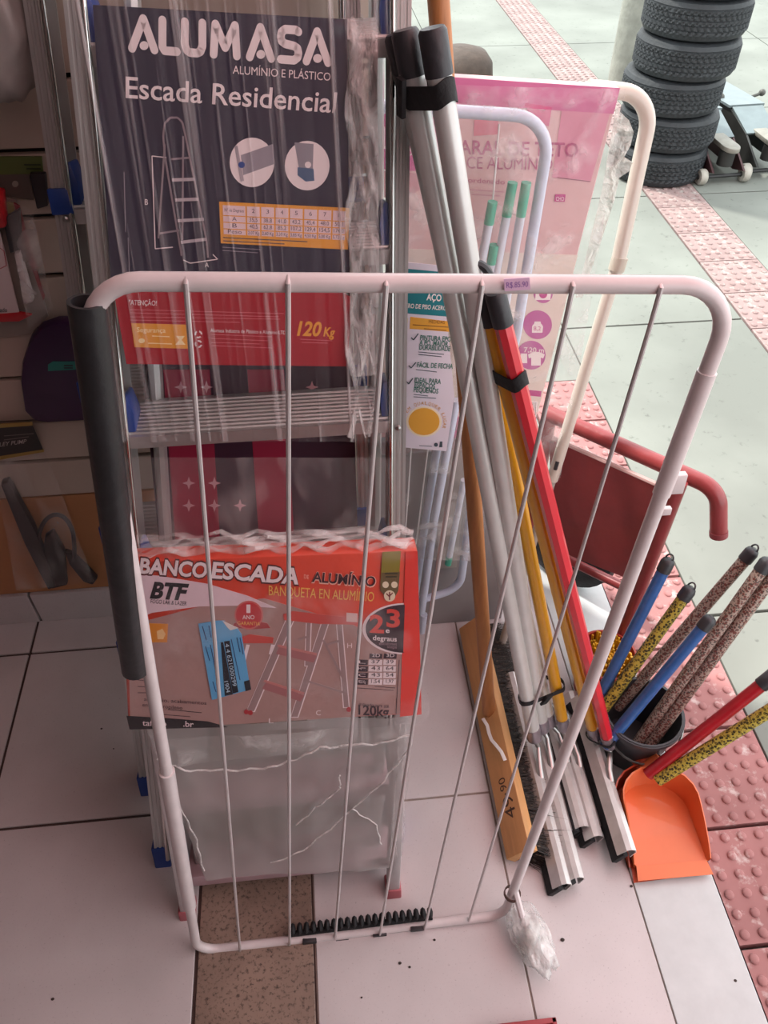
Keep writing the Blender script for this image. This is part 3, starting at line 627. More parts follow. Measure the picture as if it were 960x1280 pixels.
# swollen lower left tube and upper right telescoping tube
def onseg(seg, s): a, b = Vector(seg[0]), Vector(seg[1]); q = a+(b-a)*s; return RF.p(q.x, q.y)
G().tube([onseg(le, .60), onseg(le, .955)], .0106, 14).build('left_tube', WHITE_P, rk)
fr_ = lambda x, y: (ri[0][1]-RF.uv(x, y)[1])/(ri[0][1]-ri[1][1])
G().tube([onseg(ri, .02), onseg(ri, fr_(822, 618))], .0092, 14).build('right_sleeve', WHITE_P, rk)
c0 = onseg(ri, fr_(826, 605)); G().box((-.002, -.004, -.012), (.020, .004, .012), Fr(c0, RF.U, RF.N)).build('clip', WHITE_P, rk, bevel=.001)
c0 = onseg(ri, fr_(815, 640)); G().box((.004, -.003, -.005), (.017, .003, .004), Fr(c0, RF.U, RF.N)).build('lock_pin', WHITE_P, rk, bevel=.001)
# black grip: a slit sleeve, open at its top
ax0, ax1 = Vector(le[0]), Vector(le[1]); dd = (ax0-ax1).normalized(); top = ax0+dd*.016; bot = ax0+(ax1-ax0)*((838-400)/(1150-400))
bv = RF.uv(187, 836); bot = Vector((bot.x, bv[1]))
A0, A1 = RF.p(top.x, top.y), RF.p(bot.x, bot.y); axis = (A0-A1).normalized(); ln = (A0-A1).length
grip = G().lathe([(.0115, 0), (.0152, 0), (.0152, ln), (.0120, ln), (.0120, ln-.03), (.001, ln-.03)], A1, 20, tuple(axis)).build('grip', M('#2a2a2c', .38, 0, .25, 30, .15, 50), rk, angle=30)
for (tx, ty), (bx, by) in zip(((232, 355), (360, 355), (483, 357), (603, 357), (717, 358), (827, 360)), ((300, 1188), (362, 1181), (419, 1173), (475, 1168), (531, 1160), (586, 1151))):
    wu = RF.uv(tx, ty, .0095); wb = RF.uv(bx, by, .0095)
    G().tube([RF.p(wu[0], wu[1]+.003, .002), RF.p(wu[0], wu[1], .0085), RF.p(*(Vector(wu)*.97+Vector(wb)*.03), .0098), RF.p(*(Vector(wu)*.03+Vector(wb)*.97), .0098), RF.p(wb[0], wb[1], .0095), RF.p(wb[0], wb[1]-.002, .003)], .0023, 8).build('wire', M('#cbc4c4', .3, .35, .08, 40), rk)
# notched black holder along the bottom rail
g = G(); n = 21
for i in range(n):
    x = 366+(538-366)*i/(n-1); y = 1166+(1145-1166)*i/(n-1); q = RF.uv(x, y, .0); c = RF.p(q[0], q[1], -.006)
    g.ball(c, .0068, 8, 6, (.8, 1.5, 1.2))
a, b = RF.uv(363, 1172), RF.uv(541, 1150)
g.tube([RF.p(*a, -.006), RF.p(*b, -.006)], .0055, 8); g.build('notched_holder', BLACK_RB, rk)
for (x, y) in ((387, 1178), (428, 1176), (475, 1169), (522, 1162)):
    q = RF.uv(x, y, .01); G().box((q[0]-.012, q[1]-.007, -.011), (q[0]+.012, q[1]+.001, .0105), RF).build('holder_clip', BLACK_PL, rk, bevel=.001)
# price sticker
ps = patch('price_sticker', RF, [(630, 349), (662, 347), (663, 362), (631, 364)], .0100, M('#d9b4d0', .5), rk, .0012)
text('R$.85.90', RF, (633, 360), (660, 358.5), 7, .0102, M('#8a5fa8', .5), ps)
# wheel wrapped in film at the lower right corner
wc = onZ(664, 1172, .03)
G().lathe([(.004, -.009), (.024, -.009), (.028, -.005), (.028, .005), (.024, .009), (.004, .009)], wc+Vector((0, 0, .0)), 24, (.8, -.55, .1), close=True).build('wheel', M('#d8d8d4', .45), rk)
bag = G(); prof = []
bm_ = bmesh.new(); bmesh.ops.create_icosphere(bm_, subdivisions=4, radius=1.0)
for v in bm_.verts:
    d = v.co.copy(); k = 1+.22*noise.noise(d*2.3)+.12*noise.noise(d*6)
    v.co = Vector((d.x*.030*k, d.y*.062*k, d.z*.031*k+.0)); v.co = Matrix.Rotation(math.radians(16), 3, 'Z') @ v.co + wc + Vector((0, 0, .003))
me = bpy.data.meshes.new('wheel_bag'); bm_.to_mesh(me); bm_.free(); finish('wheel_bag', me, film('milky_film', '#f2f2f0', .30, .75, (1, 1, 1), 30, .2, 1.0), rk, angle=80)
ci = onZ(633, 1134, .035)
G().lathe([(.0125, -.003), (.0145, -.003), (.0145, .003), (.0125, .003)], onseg(ri, 1.02), 16, tuple((onseg(ri, 0)-onseg(ri, 1)).normalized()), close=True).build('rubber_ring', M('#4a3028', .6), rk)
G().tube([onseg(ri, 1.0), (onseg(ri, 1.02)+wc)/2, wc], .006, 8).build('wheel_fork', WHITE_P, rk)

# ================================================================== GREY CARTON, PINK BOX, BLUE RACK, BEIGE RACK
CA = thing('grey_carton', (.26, 1.2, 0), 'plain grey carton on the floor under the pink box', 'carton')
G().box((.105, 1.095, 0), (.39, 1.30, .535)).build('carton_body', M('#8f8a8a', .7, 0, .06, 5), CA, smooth=False, bevel=.003)
G().box((.225, 1.094, .2), (.27, 1.0952, .535)).build('tape', M('#a39c96', .35), CA, smooth=False)
PF = lean(1.10, 3.2)
br = Vector(PF.uv(664, 548)); tr = Vector(PF.uv(775, 110)); e = (tr-br).normalized(); nn = Vector((-e.y, e.x)); wid = .305
bl, tl = br+nn*wid, tr+nn*wid
PB = thing('flat_box', PF.p(br.x-.15, br.y, 0), 'flat pink box for a ceiling clothes line, wrapped in film', 'box')
PINK = M('#d9a5ac', .55, 0, .03, 4); MAG = M('#c2488a', .5); MAGD = M('#b3527e', .5); CREAM = M('#e3d3c8', .55); PWH = M('#f1e4e2', .5)
pbody = G().prism([tuple(q) for q in (bl, br, tr, tl)], -.022, 0, PF).build('box_body', M('#dcb4b4', .55, 0, .04, 4), PB, smooth=False, bevel=.002)
def lerpbox(s, t):    # s 0..1 left to right, t 0..1 top to bottom
    q = (tl*(1-s)+tr*s)*(1-t)+(bl*(1-s)+br*s)*t; return q
def boxpatch(name, s0, t0, s1, t1, mat, wv, par=pbody):
    return G().prism([tuple(lerpbox(s0, t1)), tuple(lerpbox(s1, t1)), tuple(lerpbox(s1, t0)), tuple(lerpbox(s0, t0))], wv-.0003, wv, PF).build(name, mat, par, smooth=False)
boxpatch('top_band', 0, 0, 1, .055, M('#cf6f9a', .5), .0006); boxpatch('cream_field', 0, .40, 1, .9, CREAM, .0006)
patch('pink_wash', PF, [(705, 118), (770, 116), (738, 228), (690, 222)], .0005, M('#d78fa4', .5), pbody)
boxpatch('magenta_foot', .5, .92, 1, 1.0, MAG, .0009)
patch('magenta_panel', PF, [(480, 136), (545, 140), (552, 215), (480, 212)], .0009, MAG, pbody)
text('LUX', PF, (478, 186), (532, 188), 28, .0012, PWH, pbody, .0); text('ROUPA', PF, (499, 194), (540, 196), 7, .0012, PWH, pbody)
patch('photo_of_line', PF, [(480, 213), (523, 217), (528, 235), (510, 246), (480, 247)], .0009, M('#c98f98', .5), pbody)
text('VARAL DE TETO', PF, (560, 192), (722, 196), 17, .0012, MAGD, pbody, .015)
text('DOCE ALUMÍNIO', PF, (556, 210), (690, 213), 15, .0012, MAGD, pbody)
patch('logo_patch', PF, [(593, 150), (623, 150), (622, 168), (592, 170)], .0009, M('#d77b8e', .5), pbody); patch('corner_flash', PF, [(655, 128), (690, 134), (686, 158), (665, 150)], .0009, M('#d44e86', .5), pbody)
text('ordenado e', PF, (585, 228), (640, 231), 6, .0012, MAGD, pbody); strokes('fine_print', PF, [((585, 237), (630, 240)), ((590, 243), (625, 245))], .0018, .0012, M('#c8909c', .5), pbody)
strokes('panel_line', PF, [((697, 222), (738, 227))], .0009, .0012, M('#8a6068', .5), pbody)
patch('name_tag', PF, [(694, 243), (707, 243), (706, 252), (693, 252)], .0012, MAG, pbody); text('CHO', PF, (695, 251), (705, 251), 5, .0014, PWH, pbody)
for (c, r_) in (((679, 367), 12), ((672, 406), 18), ((664, 444), 18)):
    dot('round_icon', PF, c, r_, .0012, M('#bd5f9c', .5), pbody)
patch('shirt', PF, [(660, 443), (667, 440), (674, 440), (681, 443), (679, 448), (676, 447), (676, 457), (664, 457), (664, 447), (661, 448)], .0014, PWH, pbody)
patch('garment', PF, [(651, 442), (659, 442), (659, 454), (650, 454)], .0014, PWH, pbody); text('7,20 m', PF, (655, 440), (680, 441), 6, .0016, PWH, pbody, .01)
patch('weight', PF, [(665, 408), (668, 404), (668, 402), (676, 402), (676, 404), (679, 408), (678, 416), (665, 416)], .0014, PWH, pbody); text('8,2', PF, (667, 413), (676, 413), 5, .0016, MAG, pbody)
patch('camera_mark', PF, [(670, 362), (689, 362), (688, 375), (669, 375)], .0014, PWH, pbody); dot('camera_mark', PF, (679, 368), 5, .0016, MAG, pbody)
patch('text_bar', PF, [(656, 487), (677, 489), (676, 496), (655, 494)], .0012, MAG, pbody)
patch('barcode_field', PF, [(660, 501), (672, 502), (670, 521), (658, 520)], .0013, PWH, pbody); strokes('barcode', PF, [((662+2*i, 503), (661+2*i, 519)) for i in range(5)], .0007, .0015, M('#303030', .5), pbody)
# film bag over the pink box, ragged past its right edge
sheet('film_bag', PF, [(470, 104), (783, 112), (700, 600), (490, 600)], .012, .006, 50, 60, FILM, PB, 12, 9, 3.3)
g = G(); rag = [(770, 135), (786, 150), (792, 165), (788, 182), (780, 196), (791, 203), (786, 214), (774, 222), (768, 250), (755, 290), (738, 340), (728, 372), (720, 372), (752, 240)]
pv = [PF.uv(x, y, .004) for x, y in rag]; g.prism(pv, .0035, .0045, PF); g.build('film_edge', film('film_edge', '#f0f2ea', .35, .8, (1, 1, 1), 40, .15, 1.0), PB)

BF = lean(1.045, 2.6)
BR = thing('folded_rack', BF.p(.22, 0, 0), 'pale blue folded floor rack with green tipped tubes, behind the squeegee poles', 'drying rack')
BLU = M('#c3cbdc', .35, 0, .05, 20, coat=.3); TEAL = M('#4fa98f', .45)
def bpath(pxs, rad=.03, wv=0.0):
    P = [Vector((*BF.uv(x, y, wv), 0)) for x, y in pxs]; return [BF.p(q.x, q.y, wv) for q in fillet(P, rad, 8, closed=False)]
G().tube(bpath([(478, 133), (690, 147), (645, 420), (588, 640), (575, 735), (520, 752)], .055), .0085, 12).build('outer_frame', BLU, BR)
G().tube(bpath([(570, 500), (543, 650), (527, 765)], .03, .012), .008, 12).build('inner_frame', BLU, BR)
G().tube(bpath([(556, 500), (532, 650), (516, 765)], .03, -.012), .008, 12).build('inner_frame', BLU, BR)
for (x0, y0, x1, y1, tl_) in ((641, 228, 596, 470, 18), (658, 228, 617, 470, 18), (616, 252, 585, 420, 18), (618, 306, 590, 480, 16)):
    a = BF.uv(x0, y0, .008); b = BF.uv(x1, y1, .008); m = Vector(a)*.85+Vector(b)*.15 if tl_ > 17 else Vector(a)*.88+Vector(b)*.12
    tb_ = G().tube([BF.p(*m, .008), BF.p(*b, .008)], .0068, 10).build('rod', M('#ccd2de', .35), BR); G().tube([BF.p(*a, .008), BF.p(*m, .008)], .0074, 10).build('green_tip', TEAL, tb_)
a = BF.uv(580, 600, .006); b = BF.uv(560, 705, .006); m = Vector(a)*.1+Vector(b)*.9
tb_ = G().tube([BF.p(*a, .006), BF.p(*m, .006)], .0065, 10).build('rod', M('#ccd2de', .35), BR); G().tube([BF.p(*m, .006), BF.p(*b, .006)], .007, 10).build('green_tip', TEAL, tb_)
for (p, q) in (((523, 430), (505, 690)), ((624, 155), (612, 300)), ((545, 480), (520, 680))):
    G().tube([BF.p(*BF.uv(*p), .0), BF.p(*BF.uv(*q), .0)], .0014, 6).build('wire', M('#e0dede', .35), BR)
sheet('film_bag', BF, [(480, 122), (700, 138), (600, 700), (500, 700)], .022, .007, 40, 60, FILM, BR, 14, 10, 8.4)
G().tube([BF.p(*BF.uv(530, 768, 0), 0)+Vector((0, 0, -.0)), BF.p(*BF.uv(527, 790, 0), .0)], .008, 10).build('rack_foot', BLU, BR)
# printed card of the blue rack
kw = .030
CT = patch('product_card', BF, [(488, 326), (550, 332), (553, 340), (568, 496), (558, 564), (490, 558)], kw, M('#dcd2de', .5), BR, .0012)
patch('teal_header', BF, [(488, 334), (552, 340), (562, 396), (488, 390)], kw+.0003, M('#1f7a84', .5), CT); patch('orange_band', BF, [(513, 396), (563, 402), (564, 415), (512, 411)], kw+.0003, M('#e2a23c', .5), CT)
patch('yellow_side', BF, [(488, 394), (510, 398), (506, 440), (501, 520), (488, 530)], kw+.0003, M('#d9c25a', .5), CT); dot('blue_mark', BF, (494, 414), 7, kw+.0006, M('#e8e4ea', .5), CT, 12); dot('blue_mark', BF, (494, 414), 4, kw+.0008, M('#3a4a9a', .5), CT, 8)
text('AÇO S', BF, (533, 375), (558, 377), 8, kw+.0006, PWH, CT, .025, .1); text('OEDERO DE PISO ACERO', BF, (496, 384), (558, 388), 5.5, kw+.0006, PWH, CT, .015, .15)
DK = M('#44505a', .5); text('MEDIDAS', BF, (536, 404), (556, 405), 4, kw+.0006, M('#7a4a20', .5), CT); strokes('fine_print', BF, [((516, 406), (562, 409)), ((530, 411), (558, 413))], .0016, kw+.0006, M('#9a6a30', .5), CT)
for (s, x0, y0, x1, h) in (('PINTURA EPO', 525, 425, 564, 6), ('A PÓ, MAIOR', 524, 431, 560, 6), ('DURABILIDADE', 524, 437, 563, 6), ('FÁCIL DE FECHA', 521, 459, 566, 6), ('IDEAL PARA', 518, 478, 551, 6), ('ESPAÇOS', 518, 484, 544, 6), ('PEQUENOS', 517, 490, 548, 6)):
    text(s, BF, (x0, y0), (x1, y0+2.0), h, kw+.0006, M('#3f7468', .5), CT, .02, .15)
strokes('fine_print', BF, [((523, 440), (555, 443)), ((523, 443), (552, 446)), ((520, 462), (546, 465)), ((517, 493), (535, 495)), ((517, 496), (545, 498)), ((524, 557), (540, 558))], .0012, kw+.0006, DK, CT)
strokes('check_mark', BF, [((514, 422), (517, 425)), ((517, 425), (523, 417)), ((511, 457), (514, 460)), ((514, 460), (520, 453)), ((508, 477), (511, 480)), ((511, 480), (516, 473))], .0018, kw+.0006, DK, CT)
dot('round_seal', BF, (530, 527), 22, kw+.0005, M('#ecdcc0', .5), CT, 19); dot('round_seal', BF, (530, 527), 19.5, kw+.0007, M('#e0a23a', .5), CT, 17)
# ring lettering around the seal
for i, ch in enumerate('CABE EM QUALQUER LUGAR'):
    if ch == ' ': continue
    a = math.radians(196-214*i/21); ux, uy = math.cos(a), -math.sin(a); cx, cy = 530+24*ux, 527+21*uy; tx, ty = -uy, ux
    text(ch, BF, (cx-1.6*tx, cy-1.6*ty), (cx+1.6*tx, cy+1.6*ty), 4, kw+.0006, M('#d69a44', .5), CT, 0, 0, up=(4.2*ux, 4.2*uy))
dot('print_mark', BF, (545, 556), 2.4, kw+.0006, DK, CT); patch('print_mark', BF, [(550, 552), (553, 552), (553, 559), (549, 559)], kw+.0006, DK, CT)

# beige rack frame behind the box
BE = M('#c9c0b4', .35, .0, .06, 20, coat=.3)
bk = [onY(735, 110, 1.25), onY(818, 118, 1.25), onY(771, 335, 1.19), onY(690, 600, 1.10)]
nx = bk[3]+(bk[3]-bk[2])*1.35; 
BG = thing('tube_frame', (bk[2].x, bk[2].y, 0), 'beige bent tube rack frame sticking out behind the pink box', 'drying rack')
pth = fillet([bk[0], bk[1], bk[2]], .075, 10, closed=False)
pth = pth[:-1]+[bk[2]]
G().tube(pth, .0125, 14).build('upper_tube', BE, BG)
low = bk[3]+(bk[3]-bk[2]).normalized()*((bk[3].z-.0)/abs((bk[3]-bk[2]).normalized().z))
G().tube([bk[2], bk[3]], .0112, 14).build('lower_tube', BE, BG)
G().tube([bk[2]+(bk[2]-bk[3]).normalized()*.018, bk[2]-(bk[2]-bk[3]).normalized()*.004], .0138, 14).build('collar', M('#b5ac9e', .4), BG)
G().tube([bk[3], low], .0085, 12).build('inner_tube', M('#a9a39a', .4), BG)
sd = (bk[3]-bk[2]).normalized(); k = bk[3]-sd*.03; vd = (CPOS-k).normalized()
G().tube([k-sd*.012+vd*.0105, k+sd*.006+vd*.0105], .004, 8).build('slot', BLACK_PL, BG)

# ================================================================== SQUEEGEES, STRAPS, BROOM
CHAN = M('#cdc9c7', .32, .35, .1, 30, name='squeegee_channel')
def squeegee(x, yf, yb, pole_px, top, r, pole_mat, label, facets=14, tilt=-28, cap_mat=BLACK_PL, ferr=None, hook=False, two=False, zl=0.0):
    yc = ferr.y if ferr else (yf+yb)/2
    t = thing('squeegee', (x, yc, 0), label, 'squeegee', 'floor squeegees tied in a bundle')
    c = math.cos(math.radians(tilt)); s_ = math.sin(math.radians(tilt))
    HF = Fr((x, 0, .034+zl), (c, 0, s_), (0, 1, 0))          # u across, v along, N up
    # folded aluminium channel: an inverted V with flat shoulders
    prof = [(-.016, -.016), (-.012, .006), (-.005, .012), (.005, .012), (.012, .006), (.016, -.016), (.014, -.016), (.010, .005), (.004, .0105), (-.004, .0105), (-.010, .005), (-.014, -.016)]
    n = len(prof); vs = [HF.p(a, yf, b) for a, b in prof]+[HF.p(a, yb, b) for a, b in prof]
    hd = G().add(vs, [tuple(range(n)), tuple(range(n, 2*n))]+[(i, (i+1) % n, n+(i+1) % n, n+i) for i in range(n)]).build('channel', CHAN, t, angle=20)
    for off in ((-.006,), (-.009, .007))[1 if two else 0]:
        G().box((off-.006, yf-.004, -.038), (off+.006, yb, -.004), HF).build('rubber_blade', BLACK_RB, t, bevel=.0015)
    F = ferr or Vector((x, yc, .14)); d = (top-F).normalized()
    # twisted fork from the channel up to the ferrule
    for sgn in (-1, 1):
        P = [HF.p(0, yc+sgn*.065, .010), HF.p(.004*sgn, yc+sgn*.045, .018), (HF.p(0, yc+sgn*.018, .03)*.5+(F-d*.03)*.5), F-d*.008]
        G().tube(P, .006, 8, rs=[.007, .0065, .005, .006], flat=.45).build('fork', STEEL, t)
    G().tube([F-d*.014, F+d*.02], r*1.08, 14).build('ferrule', M('#a9a0a8', .35, .8, .1, 40), t)
    po = G().tube([F+d*.004, top], r, facets).build('pole', pole_mat, t, angle=30 if facets < 10 else 40)
    cp = G().tube([top-d*.035, top+d*.006, top+d*.010], r*1.14, 16, rs=[r*1.14, r*1.14, r*.95]).build('cap', cap_mat, t)
    if hook:
        e1 = top+d*.008; side = Vector((1, 0, 0)); P = [e1+side*(.014*math.cos(a))+d*(.018+.022*math.sin(a)) for a in [math.pi*(-.3+1.6*i/14) for i in range(15)]]
        G().tube(P, .0055, 8).build('hanging_loop', cap_mat, cp)
    return t
def near(px, base, L):
    d = ray(*px).normalized(); b = base-CPOS; k = d.dot(b); D = k*k-(b.dot(b)-L*L); return CPOS+d*(k-math.sqrt(max(0, D)))
YELP = M('#d79a1e', .3, 0, .06, 12, coat=.4); REDP = M('#cc2433', .3, 0, .06, 12, coat=.4)
F1, F2, F3 = onZ(667, 917, .10), onZ(677, 906, .10), onZ(685, 899, .10)
T1, T2, T3 = onY(508, 50, .945), onY(542, 48, .915), onY(499, 54, .985)
def hx(px, py, z=.034): return onZ(px, py, z)
H1, H2, H4, H5, H6, H7 = hx(706, 1108), hx(722, 1100), hx(728, 1036), hx(746, 1048), hx(764, 1030), hx(787, 1066, .058)
sq = [
 squeegee(H1.x, H1.y, H1.y+.44, None, T1, .0135, POLE, 'aluminium pole squeegee nearest the wooden broom, black cap on top', ferr=F1),
 squeegee(H2.x, H2.y, H2.y+.40, None, T2, .0135, POLE, 'aluminium pole squeegee whose cap stands in front in the bundle', ferr=F2),
 squeegee(H4.x, H4.y, H4.y+.30, None, T3, .0135, POLE, 'aluminium pole squeegee at the back of the bundle, cap half hidden by the ladder', ferr=F3, two=True)]
F4, F5, F6 = onZ(704, 905, .10), onZ(742, 916, .10), onZ(760, 927, .10)
T4, T5, T6 = onY(604, 392, .905), onY(606, 374, .872), onY(621, 374, .848)
sq += [
 squeegee(H5.x, H5.y, H5.y+.32, None, T4, .0112, YELP, 'yellow pole squeegee beside the aluminium poles', 10, ferr=F4),
 squeegee(H6.x, H6.y, H6.y+.28, None, T5, .0112, YELP, 'yellow pole squeegee touching the red pole', 10, ferr=F5, hook=True),
 squeegee(H7.x, H7.y, H7.y+.32, None, T6, .0118, REDP, 'red pole squeegee, rightmost of the bundle', 8, ferr=F6, zl=.024)]
def pxy(p):
    v = Vector(p)-CPOS; return 640-FPX*v.dot(_u)/v.dot(_f)
def aty(F, T, y):          # the point of a pole that stands at a given height
    a, b = 0.0, 1.0
    for _ in range(40):
        m = (a+b)/2
        if pxy(F+(T-F)*m) > y: a = m
        else: b = m
    return F+(T-F)*((a+b)/2)
def strap(pts, r, ax, height, label, mat=BLACK_RB, name='strap', knot=True):
    """a flat band drawn tight around the poles that pass through pts"""
    ax = ax.normalized(); c = sum(pts, Vector())/len(pts); e1 = (pts[-1]-pts[0]); e1 = (e1-ax*e1.dot(ax)).normalized(); e2 = ax.cross(e1)
    if e2.dot(CPOS-c) < 0: e2 = -e2
    cir = []
    for p in pts:
        for k in range(16):
            a = 2*math.pi*k/16; cir.append(((p-c).dot(e1)+r*math.cos(a), (p-c).dot(e2)+r*math.sin(a)))
    cir = sorted(set((round(x, 5), round(y, 5)) for x, y in cir)); hull = []
    for seq in (cir, cir[::-1]):
        st = []
        for q in seq:
            while len(st) > 1 and (st[-1][0]-st[-2][0])*(q[1]-st[-2][1])-(st[-1][1]-st[-2][1])*(q[0]-st[-2][0]) <= 0: st.pop()
            st.append(q)
        hull += st[:-1]
    t = thing(name, c, label, 'strap'); g = G(); vs = []; n = len(hull); T_ = .0024
    for i, (x, y) in enumerate(hull):
        ln_ = math.hypot(x, y); ox, oy = x/ln_*T_, y/ln_*T_; wob = .003*math.sin(i*.9)
        for (ex, h) in ((0.15, -height/2), (0.15, height/2), (1, height/2), (1, -height/2)):
            vs.append(c+e1*(x+ox*ex)+e2*(y+oy*ex)+ax*(h+wob))
    g.add(vs, [(4*i+j, 4*((i+1) % n)+j, 4*((i+1) % n)+(j+1) % 4, 4*i+(j+1) % 4) for i in range(n) for j in range(4)]); g.build('band', mat, t)
    if knot:
        top_ = max(y for x, y in hull)
        fk = Fr(c+e2*(top_+.005), e1 if e1.x > 0 else -e1, ax)
        G().prism([(-.014, -height*.8), (-.002, -height*.95), (.016, height*.75), (.003, height*.9)], -.003, .003, fk).build('strap_end', mat, t, bevel=.001)
    return t
strap([aty(F3, T3, 112), aty(F1, T1, 112), aty(F2, T2, 112)], .0138, T2-F2, .024, 'black rubber strap around the tops of the aluminium poles')
strap([aty(F5, T5, 470), aty(F6, T6, 470)], .0122, T6-F6, .020, 'black rubber strap around the red and yellow poles', knot=False)
strap([aty(F1, T1, 862), aty(F2, T2, 862), aty(F3, T3, 862), aty(F4, T4, 862)], .014, T2-F2, .010, 'black cord tied low around the aluminium poles', name='cord')
strap([F5, F6], .0135, T6-F6, .005, 'thin black wire tying the yellow and red squeegees at their ferrules', name='tie_wire', knot=False)

# wide broom: wooden block on its edge, dark bristles to the right, wooden handle
bh = thing('push_broom', (.30, .74, 0), 'wide wooden push broom with dark bristles and a long wooden handle', 'broom')
BX = Fr((.290, .540, .016), (0, 1, 0), (math.sin(math.radians(42)), 0, math.cos(math.radians(42))))    # u along Y, v up, N to the right
# block
G().prism([(0, .0), (.52, .0), (.52, .056), (0, .056)], -.012, .012, BX).build('block', WOOD2, bh, bevel=.002)
hb = BX.p(.29, .03, -.008); ht = onY(546, -30, 1.03)
G().tube([hb, ht], .0135, 14, rs=[.0135, .0128]).build('handle', WOOD, bh)
P1 = [BX.p(.17+.018*i, .052-.006*i+.004*math.sin(i*1.4), -.020-.004*math.sin(i)) for i in range(7)]
G().tube(P1, .004, 6, flat=.25).build('label_strip', M('#e4e0dc', .4), bh)
for s, u0, u1, v1, hh in (('49', .065, .108, .044, .024), (',', .111, .115, .030, .012), ('90', .120, .146, .036, .016)):
    me = text_mesh(s, .0); xs = [v.co.x for v in me.vertices]; x0, x1 = min(xs), max(xs)
    for v in me.vertices: q = (v.co.x-x0)/(x1-x0); v.co = BX.p(u0+(u1-u0)*q, v1-v.co.y/_cap[0]*hh, -.0124)
    me.materials.append(M('#4a3428', .7)); o = bpy.data.objects.new('handwriting', me); COL.objects.link(o); attach(o, bh)
g = G(); rnd = random.Random(3)
for i in range(6500):
    u = rnd.uniform(.004, .516); v = rnd.uniform(.003, .053); a = BX.p(u, v, .011)
    d = (BX.N*1.0+BX.U*rnd.gauss(-.35 if u < .10 else 0, .16)+BX.V*rnd.gauss(.35, .22)).normalized(); L = rnd.uniform(.055, .10)
    b = a+d*L; b.z = max(.003, b.z)
    m = (a+b)/2; sx = BX.U*.0006; vs = [a-sx, a+sx, m+sx*.8, m-sx*.8, b]
    g.add(vs, [(0, 1, 2, 3), (3, 2, 4)])
o = g.build('bristles', spots('bristle_brown', '#2a221e', '#1a1614', '#5a4a3c', 90, .3, .6), bh, smooth=False); o['kind'] = 'stuff'

# ================================================================== RED CART
ct = onZ(850, 602, .52); cb = onZ(746, 850, 0); cb = Vector((ct.x-.035, ct.y-.045, 0))
ce = onZ(684, 516, .52); dr = (ce-ct).normalized(); KF = Fr((ct.x, ct.y, 0), dr, (0, 0, 1))
kt = thing('hand_cart', (cb.x, cb.y, 0), 'red tubular steel cart with a sheet metal panel outside the doorway', 'cart')
bend = onZ(898, 612, .52); 
P = fillet([ce, bend, onp(915, 668, KF.O-dr*((KF.O-bend).dot(dr)), dr) if False else bend+Vector((.018, -.022, -.085))], .045, 8, closed=False)
G().tube(P, .0155, 16).build('top_rail', RED_P, kt)
G().tube([P[-1], P[-1]+(P[-1]-P[-2]).normalized()*.012], .0165, 16).build('grip_end', M('#8a3f44', .5), kt)
G().tube([cb, ct], .0145, 14).build('post', RED_P, kt)
lr0 = KF.uv(786, 735); lr1 = KF.uv(690, 690)
G().tube([KF.p(.0, lr0[1]), KF.p(lr1[0], lr1[1])], .0105, 12).build('lower_rail', RED_P, kt)
q = [KF.uv(x, y) for x, y in ((688, 546), (812, 600), (774, 714), (690, 684))]
G().prism([(.0+.02, q[1][1]), (ce-ct).length and (q[0][0], q[0][1]), (q[3][0], q[3][1]), (.02, q[2][1])], -.004, .004, KF).build('panel', RED_P, kt, smooth=False, bevel=.001)
G().tube([KF.p(.018, q[1][1]), KF.p(q[0][0], q[0][1])], .005, 8).build('panel_edge', M('#caa8a4', .4, 0, .1, 20), kt)
G().tube([KF.p(q[0][0]+.01, .0), KF.p(q[0][0]+.01, .52)], .0145, 14).build('post', RED_P, kt)
wc2 = KF.p(q[0][0]-.05, .13, .09)
wl = G().lathe([(.05, -.02), (.10, -.026), (.125, -.018), (.13, 0), (.125, .018), (.10, .026), (.05, .02)], wc2, 32, tuple(KF.N), close=True).build('wheel', BLACK_RB, kt)

# ================================================================== BUCKETS WITH BROOM HANDLES, DUSTPANS
def bucket(c, r, h, mat, label, seg=36):
    t = thing('bucket', (c.x, c.y, 0), label, 'bucket', 'buckets by the doorway')
    b = G().lathe([(.001, .003), (r*.78, .003), (r*.80, 0), (r, h), (r*1.06, h), (r*1.06, h-.008), (r*1.03, h-.008), (r*1.02, h+.002), (r*.97, h+.002), (r*.78, .008), (.001, .008)], (c.x, c.y, .001), seg).build('bucket_wall', mat, t)
    g = G().tube([Vector((c.x+r*1.05*math.cos(a), c.y+r*1.05*math.sin(a)*.9-.01, h*.93-.05*abs(math.sin(a)))) for a in [math.pi*(1+i/14) for i in range(15)]], .0025, 6); g.build('bail', STEEL, t)
    return t
bc = Vector((.585, .752, 0)); bucket(Vector((bc.x, bc.y, 0)), .074, .13, M('#3a3a3e', .4, 0, .1, 10), 'dark grey bucket full of broom handles behind the dustpans')
rc = onZ(776, 868, .12); rc = Vector((bc.x-.028, bc.y+.142, 0)); bucket(rc, .06, .12, M('#b04030', .4), 'small red bucket behind the dark grey bucket')
yb = thing('bristle_brush', (rc.x, rc.y, .12), 'yellow bristle brush sticking up in the red bucket', 'brush')
g = G()
for i in range(260):
    a = random.uniform(0, 6.28); q = random.uniform(0, .045); p = Vector((rc.x+q*math.cos(a), rc.y+q*math.sin(a), .06)); d = Vector((math.cos(a)*q*4, math.sin(a)*q*4, 1)).normalized()
    g.tube([p, p+d*random.uniform(.055, .07)], .0028, 4)
o = g.build('bristles', M('#d8a420', .5, 0, .2, 40), yb, smooth=False); o['kind'] = 'stuff'
G().lathe([(.001, .02), (.042, .02), (.045, .065), (.001, .066)], (rc.x, rc.y, .001), 20).build('brush_head', M('#c9902a', .5), yb)
